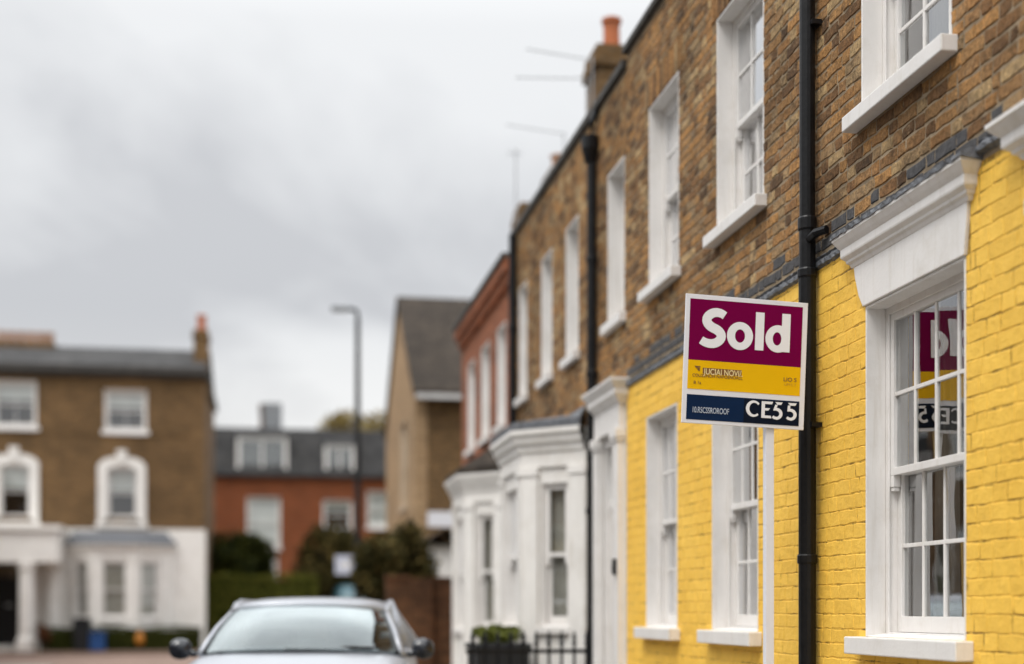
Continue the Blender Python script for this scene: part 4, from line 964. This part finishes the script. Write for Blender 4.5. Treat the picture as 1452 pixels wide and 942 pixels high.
x = XL(148); b = MB(); b.box(x - .22, x + .22, 44.0, 44.4, 0.11, 0.62); b.build('tub', M['blue_plastic'], t, bevel=0.02); b = MB(); b.box(x - .25, x + .25, 43.97, 44.43, 0.621, 0.68); b.build('lid', M['blue_plastic'], t, bevel=0.01)
t = thing('sack', 'small orange sack lying against the dark hedge', 'sack', (XL(205), 44.3, 0.1)); x = XL(205)
b = MB(); b.lathe(x, 44.3, [(0.06, .3), (0.13, .36), (0.12, .5), (0.1, .62), (0.04, .66), (0.07, .72)], 10); b.build('bag', M['orange_cloth'], t, smooth=True); b = MB(); b.lathe(x, 44.3, [(0.045, .645), (0.05, .655), (0.045, .665)], 10); b.build('tie', M['black_matt'], t)
t = thing('shrub', 'small russet shrub at the foot of the porch columns', 'shrub', (XL(74), 44.6, 0.1)); x = XL(74)
b = MB(); leaves(b, clumps(x, 44.4, 0.65, 0.28, 0.28, 0.4, 8, 9), 900, 0.04, seed=9); b.build('foliage', M['leaf_red'], t, recalc=False); b = MB(); b.tube([(x, 44.4, 0.1), (x, 44.4, 0.6)], 0.03); b.build('stem', M['bark'], t)

# ------------------------------------------------------------------ hedges and trees at the end of the street
h2 = thing('hedge', 'tall olive green clipped hedge before the red mansard house', 'hedge', (-0.5, 48, 0))
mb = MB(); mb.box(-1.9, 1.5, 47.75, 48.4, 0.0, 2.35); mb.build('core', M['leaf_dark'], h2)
mb = MB(); hedge_block(mb, -2.0, 1.6, 47.6, 48.5, 0.0, 2.5, 9000, 0.055, 6); mb.build('foliage', M['leaf_hedge'], h2, recalc=False)
tree('bushy_tree', 'dense dark green bushy tree between villa and hedge', 'tree', -1.45, 51.0, 4.35, 1.9, 1.5, 1.8, 'leaf_dark', 12000, 0.11, 21, nc=20)
tree('bushy_tree', 'dark green bushy tree left of the lamp post', 'tree', 2.1, 49.0, 4.5, 1.3, 1.2, 2.1, 'leaf_olive', 7500, 0.10, 22, nc=18)
tree('garden_shrub', 'large olive brown shrub behind the brick garden wall', 'shrub', 2.2, 25.3, 3.0, 0.80, 0.7, 0.95, 'leaf_olive', 7500, 0.055, 23, 0.05, nc=18)
tree('garden_shrub', 'dark leafy shrub beside the white porch', 'shrub', 2.62, 26.9, 3.0, 0.42, 0.4, 0.8, 'leaf_dark', 3000, 0.05, 24, 0.04)
tree('autumn_tree', 'pale golden autumn tree behind the mansard roof', 'tree', 5.3, 82, 13.2, 2.8, 2.4, 2.6, 'leaf_gold', 5200, 0.15, 25, 0.2)
tree('autumn_tree', 'thin golden tree glimpsed behind the villa corner', 'tree', -4.3, 80, 12.6, 1.8, 1.8, 2.6, 'leaf_gold', 2600, 0.14, 26, 0.2)

# ------------------------------------------------------------------ street lamp and its sign
LX, LY = 1.95, 31.5
sl_ = thing('street_lamp', 'tall dark street lamp with a short bent arm', 'street lamp', (LX, LY, 0))
mb = MB(); mb.lathe(LX, LY, [(0.10, 0.0), (0.10, 1.3), (0.075, 1.4), (0.055, 7.75)], 14); mb.build('pole', M['steel'], sl_)
mb = MB(); mb.tube([(LX, LY, 7.7), (LX, LY, 7.86), (LX - .03, LY, 7.94), (LX - .12, LY, 7.97), (LX - .22, LY, 7.97)], 0.045, 10); mb.build('arm', M['steel'], sl_)
mb = MB(); mb.box(LX - 0.58, LX - .2, LY - .1, LY + .1, 7.93, 8.02); hdn = mb.build('lamp_head', M['galv'], sl_, bevel=0.02)
mb = MB(); mb.box(LX - 0.54, LX - .26, LY - .07, LY + .07, 7.912, 7.929); mb.build('lens', M['lamp_glass'], hdn)
ts = thing('road_sign', 'small pale road sign mounted on the street lamp', 'sign', (LX - .28, LY - .1, 2.3))
mb = MB(); mb.box(LX - .50, LX - .06, LY - .15, LY - .135, 2.12, 2.54); pl_ = mb.build('plate', M['light_sign'], ts, bevel=0.003)
mb = MB(); mb.box(LX - .40, LX - .16, LY - .153, LY - .1505, 2.26, 2.40); mb.build('symbol', M['sign_letter'], pl_)
mb = MB(); mb.box(LX - .3, LX + .1, LY - .134, LY - .11, 2.3, 2.33); mb.box(LX - .02, LX + .02, LY - .134, LY - .05, 2.295, 2.335); mb.build('bracket', M['galv'], ts)

# ------------------------------------------------------------------ car
def car_body(L=4.2):
    # stations: (y, half width, top z, bottom z) from nose to tail; the nose points to -Y
    st = [(-2.10, .52, .60, .34), (-2.06, .72, .70, .26), (-1.90, .82, .77, .22), (-1.55, .875, .86, .20), (-1.15, .89, .955, .20), (-.90, .89, 1.0, .20), (-.3, .89, 1.0, .2), (.5, .89, 1.01, .2), (1.2, .885, 1.02, .22), (1.75, .85, 1.02, .25), (2.0, .78, .98, .30), (2.08, .6, .88, .38)]
    rows = []
    for y, w, zt, zb in st:
        cr = 0.03; h = zt - zb
        half = [(0, zb), (w * .8, zb), (w * .97, zb + h * .15), (w, zb + h * .45), (w * .985, zb + h * .75), (w * .93, zb + h * .94), (w * .80, zt + .005), (w * .45, zt + cr), (0, zt + cr + .008)]
        rows.append([(x, y, z) for x, z in half] + [(-x, y, z) for x, z in half[-2:0:-1]])
    return rows
# greenhouse corner curves
def gh_curves():
    cowl = [(-.765, -.72, 1.0), (-.60, -.90, 1.025), (-.3, -.99, 1.04), (0, -1.01, 1.045), (.3, -.99, 1.04), (.60, -.90, 1.025), (.765, -.72, 1.0)]
    head = [(-.62, -.06, 1.315), (-.52, -.14, 1.36), (-.25, -.20, 1.378), (0, -.21, 1.382), (.25, -.20, 1.378), (.52, -.14, 1.36), (.62, -.06, 1.315)]
    return cowl, head
def make_car(name, label, loc, rz, paint, group=None):
    t = thing(name, label, 'car', (0, 0, 0), group)
    mb = MB(); ids = mb.grid(car_body(), closed=True); mb.face(ids[0][::-1]); mb.face(ids[-1])
    cowl, head = gh_curves()
    rear_t = [(-.58, 1.30, 1.36), (-.45, 1.38, 1.385), (-.22, 1.42, 1.395), (0, 1.43, 1.4), (.22, 1.42, 1.395), (.45, 1.38, 1.385), (.58, 1.30, 1.36)]
    rear_b = [(-.78, 1.70, 1.0), (-.6, 1.86, 1.01), (-.3, 1.93, 1.015), (0, 1.95, 1.02), (.3, 1.93, 1.015), (.6, 1.86, 1.01), (.78, 1.70, 1.0)]
    mid = [(x * 1.03, .55, z + .092) for x, y, z in head]
    body = mb.build('body', paint, t, smooth=True)
    sm = body.modifiers.new('smooth_skin', 'SUBSURF'); sm.levels = 1; sm.render_levels = 2
    # roof shell and pillars
    mb = MB(); mb.grid([head, mid, rear_t]); mb.grid([[(x, y, z - .03) for x, y, z in r] for r in (head, mid, rear_t)])
    roof = mb.build('roof', paint, t, smooth=True); roof.modifiers.new('smooth_skin', 'SUBSURF').render_levels = 2
    pm = MB()
    for s in (0, -1):
        q = 1 if s == 0 else -1
        pm.tube([cowl[s], tuple((Vector(cowl[s]) + Vector(head[s])) / 2 + Vector((0, -.01, .03))), head[s], tuple(Vector(mid[s]) + Vector((0, 0, -.005))), rear_t[s], rear_b[s]], [.03, .022, .022, .025, .06, .09], 8)
        b0 = Vector((cowl[s][0] * 1.04, .35, .99)); pm.tube([tuple(b0), (mid[s][0], .42, 1.39)], [.05, .035], 8)
        pm.tube([cowl[s], (cowl[s][0] * 1.04, 0, .985), (cowl[s][0] * 1.05, .8, .995), rear_b[s]], [.03] * 4, 8)
    pm.tube([tuple(Vector(p) + Vector((0, 0, -.005))) for p in head], [.03] * 7, 8); pm.tube(rear_t, [.04] * 7, 8)
    pm.build('pillars', paint, t, smooth=True)
    # windscreen: bulged surface between cowl and head
    def sheet(a, b, bul, n=6, nm='windscreen', mm='car_glass'):
        g = MB(); rows = []
        for k in range(n + 1):
            f = k / n; rows.append([tuple(Vector(p).lerp(Vector(q), f) + Vector((0, -bul * math.sin(math.pi * f), bul * math.sin(math.pi * f)))) for p, q in zip(a, b)])
        g.grid(rows); o = g.build(nm, M[mm], t, recalc=False, smooth=True); return o
    ws = sheet(cowl, head, .025)
    g = MB(); g.box(-.10, .10, -.22, -.17, 1.335, 1.39); g.box(-.015, .015, -.21, -.16, 1.39, 1.42); g.build('rear_view_mirror', M['black_matt'], t, bevel=.01).location.z = -.05
    g = MB()
    for s in (0, -1): g.tube([tuple(Vector(cowl[s]).lerp(Vector(head[s]), f) + Vector(((.03 if s == 0 else -.03), -.03 - .02 * math.sin(math.pi * f), .012 + .02 * math.sin(math.pi * f)))) for f in (0, .25, .5, .75, 1)], .016, 6)
    g.build('gasket', M['black_matt'], t)
    g = MB(); g.grid([[(x, y + .02, z - .015) for x, y, z in cowl], [(x * .98, y + .45, .93) for x, y, z in cowl]]); g.build('dashboard', M['black_matt'], t)
    sheet(rear_b, rear_t, -.02, nm='rear_window', mm='side_glass')
    for s in (0, -1):
        c0, h0, m0, rt, rb = cowl[s], head[s], mid[s], rear_t[s], rear_b[s]
        g = MB(); k = 1.035
        P = [(c0[0] * 1.0, c0[1], c0[2]), (c0[0] * k, .33, 1.0), (m0[0] * 1.01, .40, 1.385), (h0[0] * 1.0, h0[1], h0[2])]
        g.face([g.pt(*p) for p in P]); Q = [(c0[0] * k, .38, 1.0), (rb[0] * 1.0, 1.62, 1.01), (rt[0], 1.28, 1.35), (m0[0] * 1.01, .45, 1.39)]; g.face([g.pt(*p) for p in Q])
        g.build('side_window', M['side_glass'], t, recalc=False)
        sg_ = -1 if s == 0 else 1
        wm_ = MB(); rows = []
        for f, wx, hz_, dy in ((0, .03, .03, .03), (.1, .10, .075, .06), (.5, .125, .092, .075), (.85, .10, .075, .06), (1, .03, .03, .03)):
            rows.append([(sg_ * (.845 + .175 * (f)), -.66 + dy * math.sin(a) * 1.0, 1.035 + hz_ * math.cos(a)) for a in [2 * math.pi * q / 12 for q in range(12)]])
        ids = wm_.grid(rows, closed=True); wm_.face(ids[0][::-1]); wm_.face(ids[-1]); wm_.tube([(sg_ * .80, -.62, .99), (sg_ * .88, -.65, 1.0)], .03, 8)
        mm_ = wm_.build('wing_mirror', M['mirror_shell'], t, smooth=True); mm_.modifiers.new('smooth_skin', 'SUBSURF').render_levels = 2
        for yw in (-1.32, 1.28):
            wh = MB(); xx = sg_ * .80
            wh.tube([(xx - .1 * sg_, yw, .32), (xx - .095 * sg_, yw, .32), (xx + .09 * sg_, yw, .32), (xx + .095 * sg_, yw, .32)], [.29, .32, .32, .29], 28); w_ = wh.build('wheel', M['tyre'], t)
            rm = MB(); rm.tube([(xx + .096 * sg_, yw, .32), (xx + .11 * sg_, yw, .32)], [.21, .20], 20)
            for a in range(5): rm.tube([(xx + .113 * sg_, yw, .32), (xx + .113 * sg_, yw + .19 * math.cos(a * 1.2566), .32 + .19 * math.sin(a * 1.2566))], .022, 6)
            rm.build('rim', M['alloy'], w_)
        hl = MB(); hl.grid([[(sg_ * x, y - .03, z) for x, y, z in r] for r in ([(.50, -2.05, .60), (.66, -1.98, .61), (.80, -1.80, .64)], [(.50, -2.03, .68), (.68, -1.96, .72), (.82, -1.72, .77)])]); hl.build('headlight', M['lamp_glass'], t)
        tl = MB(); tl.grid([[(sg_ * x, y, z) for x, y, z in r] for r in ([(.60, 2.08, .72), (.80, 1.94, .72)], [(.58, 2.06, .92), (.79, 1.92, .92)])]); tl.build('tail_light', M['maroon'], t)
    g = MB(); g.box(-.42, .42, -2.14, -2.06, .50, .60); g.box(-.6, .6, -2.12, -2.0, .27, .38)
    g.build('grille', M['black_matt'], t, bevel=.01); g = MB(); g.box(-.26, .26, -2.155, -2.141, .40, .51); g.build('number_plate', M['plate'], t)
    g = MB()
    for s in (-1, 1): g.tube([(s * .1, -.98, 1.045), (s * .1 - .55 * s, -.93, 1.055)] if s < 0 else [(.05, -.98, 1.045), (.58, -.9, 1.05)], .012, 6)
    g.build('wiper', M['black_matt'], t)
    g = MB(); g.box(-.6, .6, .3, .9, .3, .9); g.box(-.55, -.12, .15, .35, .9, 1.2); g.box(.12, .55, .15, .35, .9, 1.2); g.build('seats', M['black_matt'], t, bevel=.05)
    t.location = loc; t.rotation_euler = (0, 0, rz); return t
make_car('parked_car', 'silver hatchback car facing up the street with black wing mirrors', (0.34, 11.75, 0), R(-7), M['silver'])

# van at the far end, beside the lamp post
def make_van(loc):
    t = thing('parked_van', 'dark teal van parked below the street lamp', 'van', (0, 0, 0))
    mb = MB(); sec = [(-.78, .3), (-.82, .5), (-.82, 1.2), (-.74, 1.95), (-.62, 2.15), (.62, 2.15), (.74, 1.95), (.82, 1.2), (.82, .5), (.78, .3)]
    mb.prism(sec, 0.75, 4.4); mb.grid([[(x * .98, .749, min(z, 2.08)) for x, z in sec], [(x * .97, .1, min(z, 1.25)) for x, z in sec], [(x * .92, -.45, min(z, .95)) for x, z in sec], [(x * .85, -.5, min(z, .5)) for x, z in sec]], closed=True)
    mb.build('body', M['teal'], t, bevel=.03)
    g = MB(); g.grid([[(-.66, .09, 1.28), (.66, .09, 1.28)], [(-.6, .70, 2.0), (.6, .70, 2.0)]]); g.build('windscreen', M['car_glass'], t)
    for s in (-1, 1):
        for y in (.3, 3.4):
            w_ = MB(); w_.tube([(s * .6, y, .33), (s * .84, y, .33)], .33, 18); w_.build('wheel', M['tyre'], t)
        h = MB(); h.box(s * .5 - .14, s * .5 + .14, -.47, -.40, .7, .88); h.build('headlight', M['lamp_glass'], t)
        h = MB(); h.box(s * .93 - .09, s * .93 + .09, .2, .3, 1.2, 1.5); h.box(s * .84 - .03, s * .84 + .03, .22, .28, 1.3, 1.36); h.build('wing_mirror', M['black_matt'], t)
    t.location = loc
make_van((2.9, 44.0, 0))

# ------------------------------------------------------------------ terrace on the other side (seen in the window glass)
op = thing('opposite_terrace', 'brick terrace across the road mirrored in the window glass', 'house', (-9.5, 15, 0))
FO = Frame((-8.6, 0), (0, -1), (-1, 0))
wo_ = []
u = -40.0
while u < 10: wo_ += [(u, u + 1.0, 1.2, 2.8), (u, u + 1.0, 3.9, 5.2)]; u += 2.6
mb = MB(FO); slab(mb, -42, 12, 0, 5.6, wo_, 0, 0.25); mb.build('wall', M['brick_y'], op)
mb = MB(FO); mb.box(-42, 12, 6.0, 6.3, 0, 5.6); mb.box(-42, -41.8, .26, 5.99, 0, 5.6); mb.box(11.8, 12, .26, 5.99, 0, 5.6); mb.build('back_wall', M['brick_y'], op)
mb = MB(FO); mb.grid([[(u, -.2, 5.6), (u, 3.0, 7.1), (u, 6.4, 5.6)] for u in (-42.2, 12.2)]); mb.build('roof', M['slate_y'], op)
for a, b, c, d in wo_:
    m2 = MB(FO); m2.box(a, a + .08, .05, .12, c, d); m2.box(b - .08, b, .05, .12, c, d); m2.box(a + .08, b - .08, .05, .12, c, c + .08); m2.box(a + .08, b - .08, .05, .12, d - .08, d); m2.box(a + .08, b - .08, .06, .11, (c + d) / 2 - .03, (c + d) / 2 + .03); m2.box(a - .06, b + .06, -.06, -.001, c - .1, c)
    w_ = m2.build('window', M['white'], op); MB(FO).box(a + .08, b - .08, .08, .09, c + .08, d - .08).build('pane', M['glass'], w_)
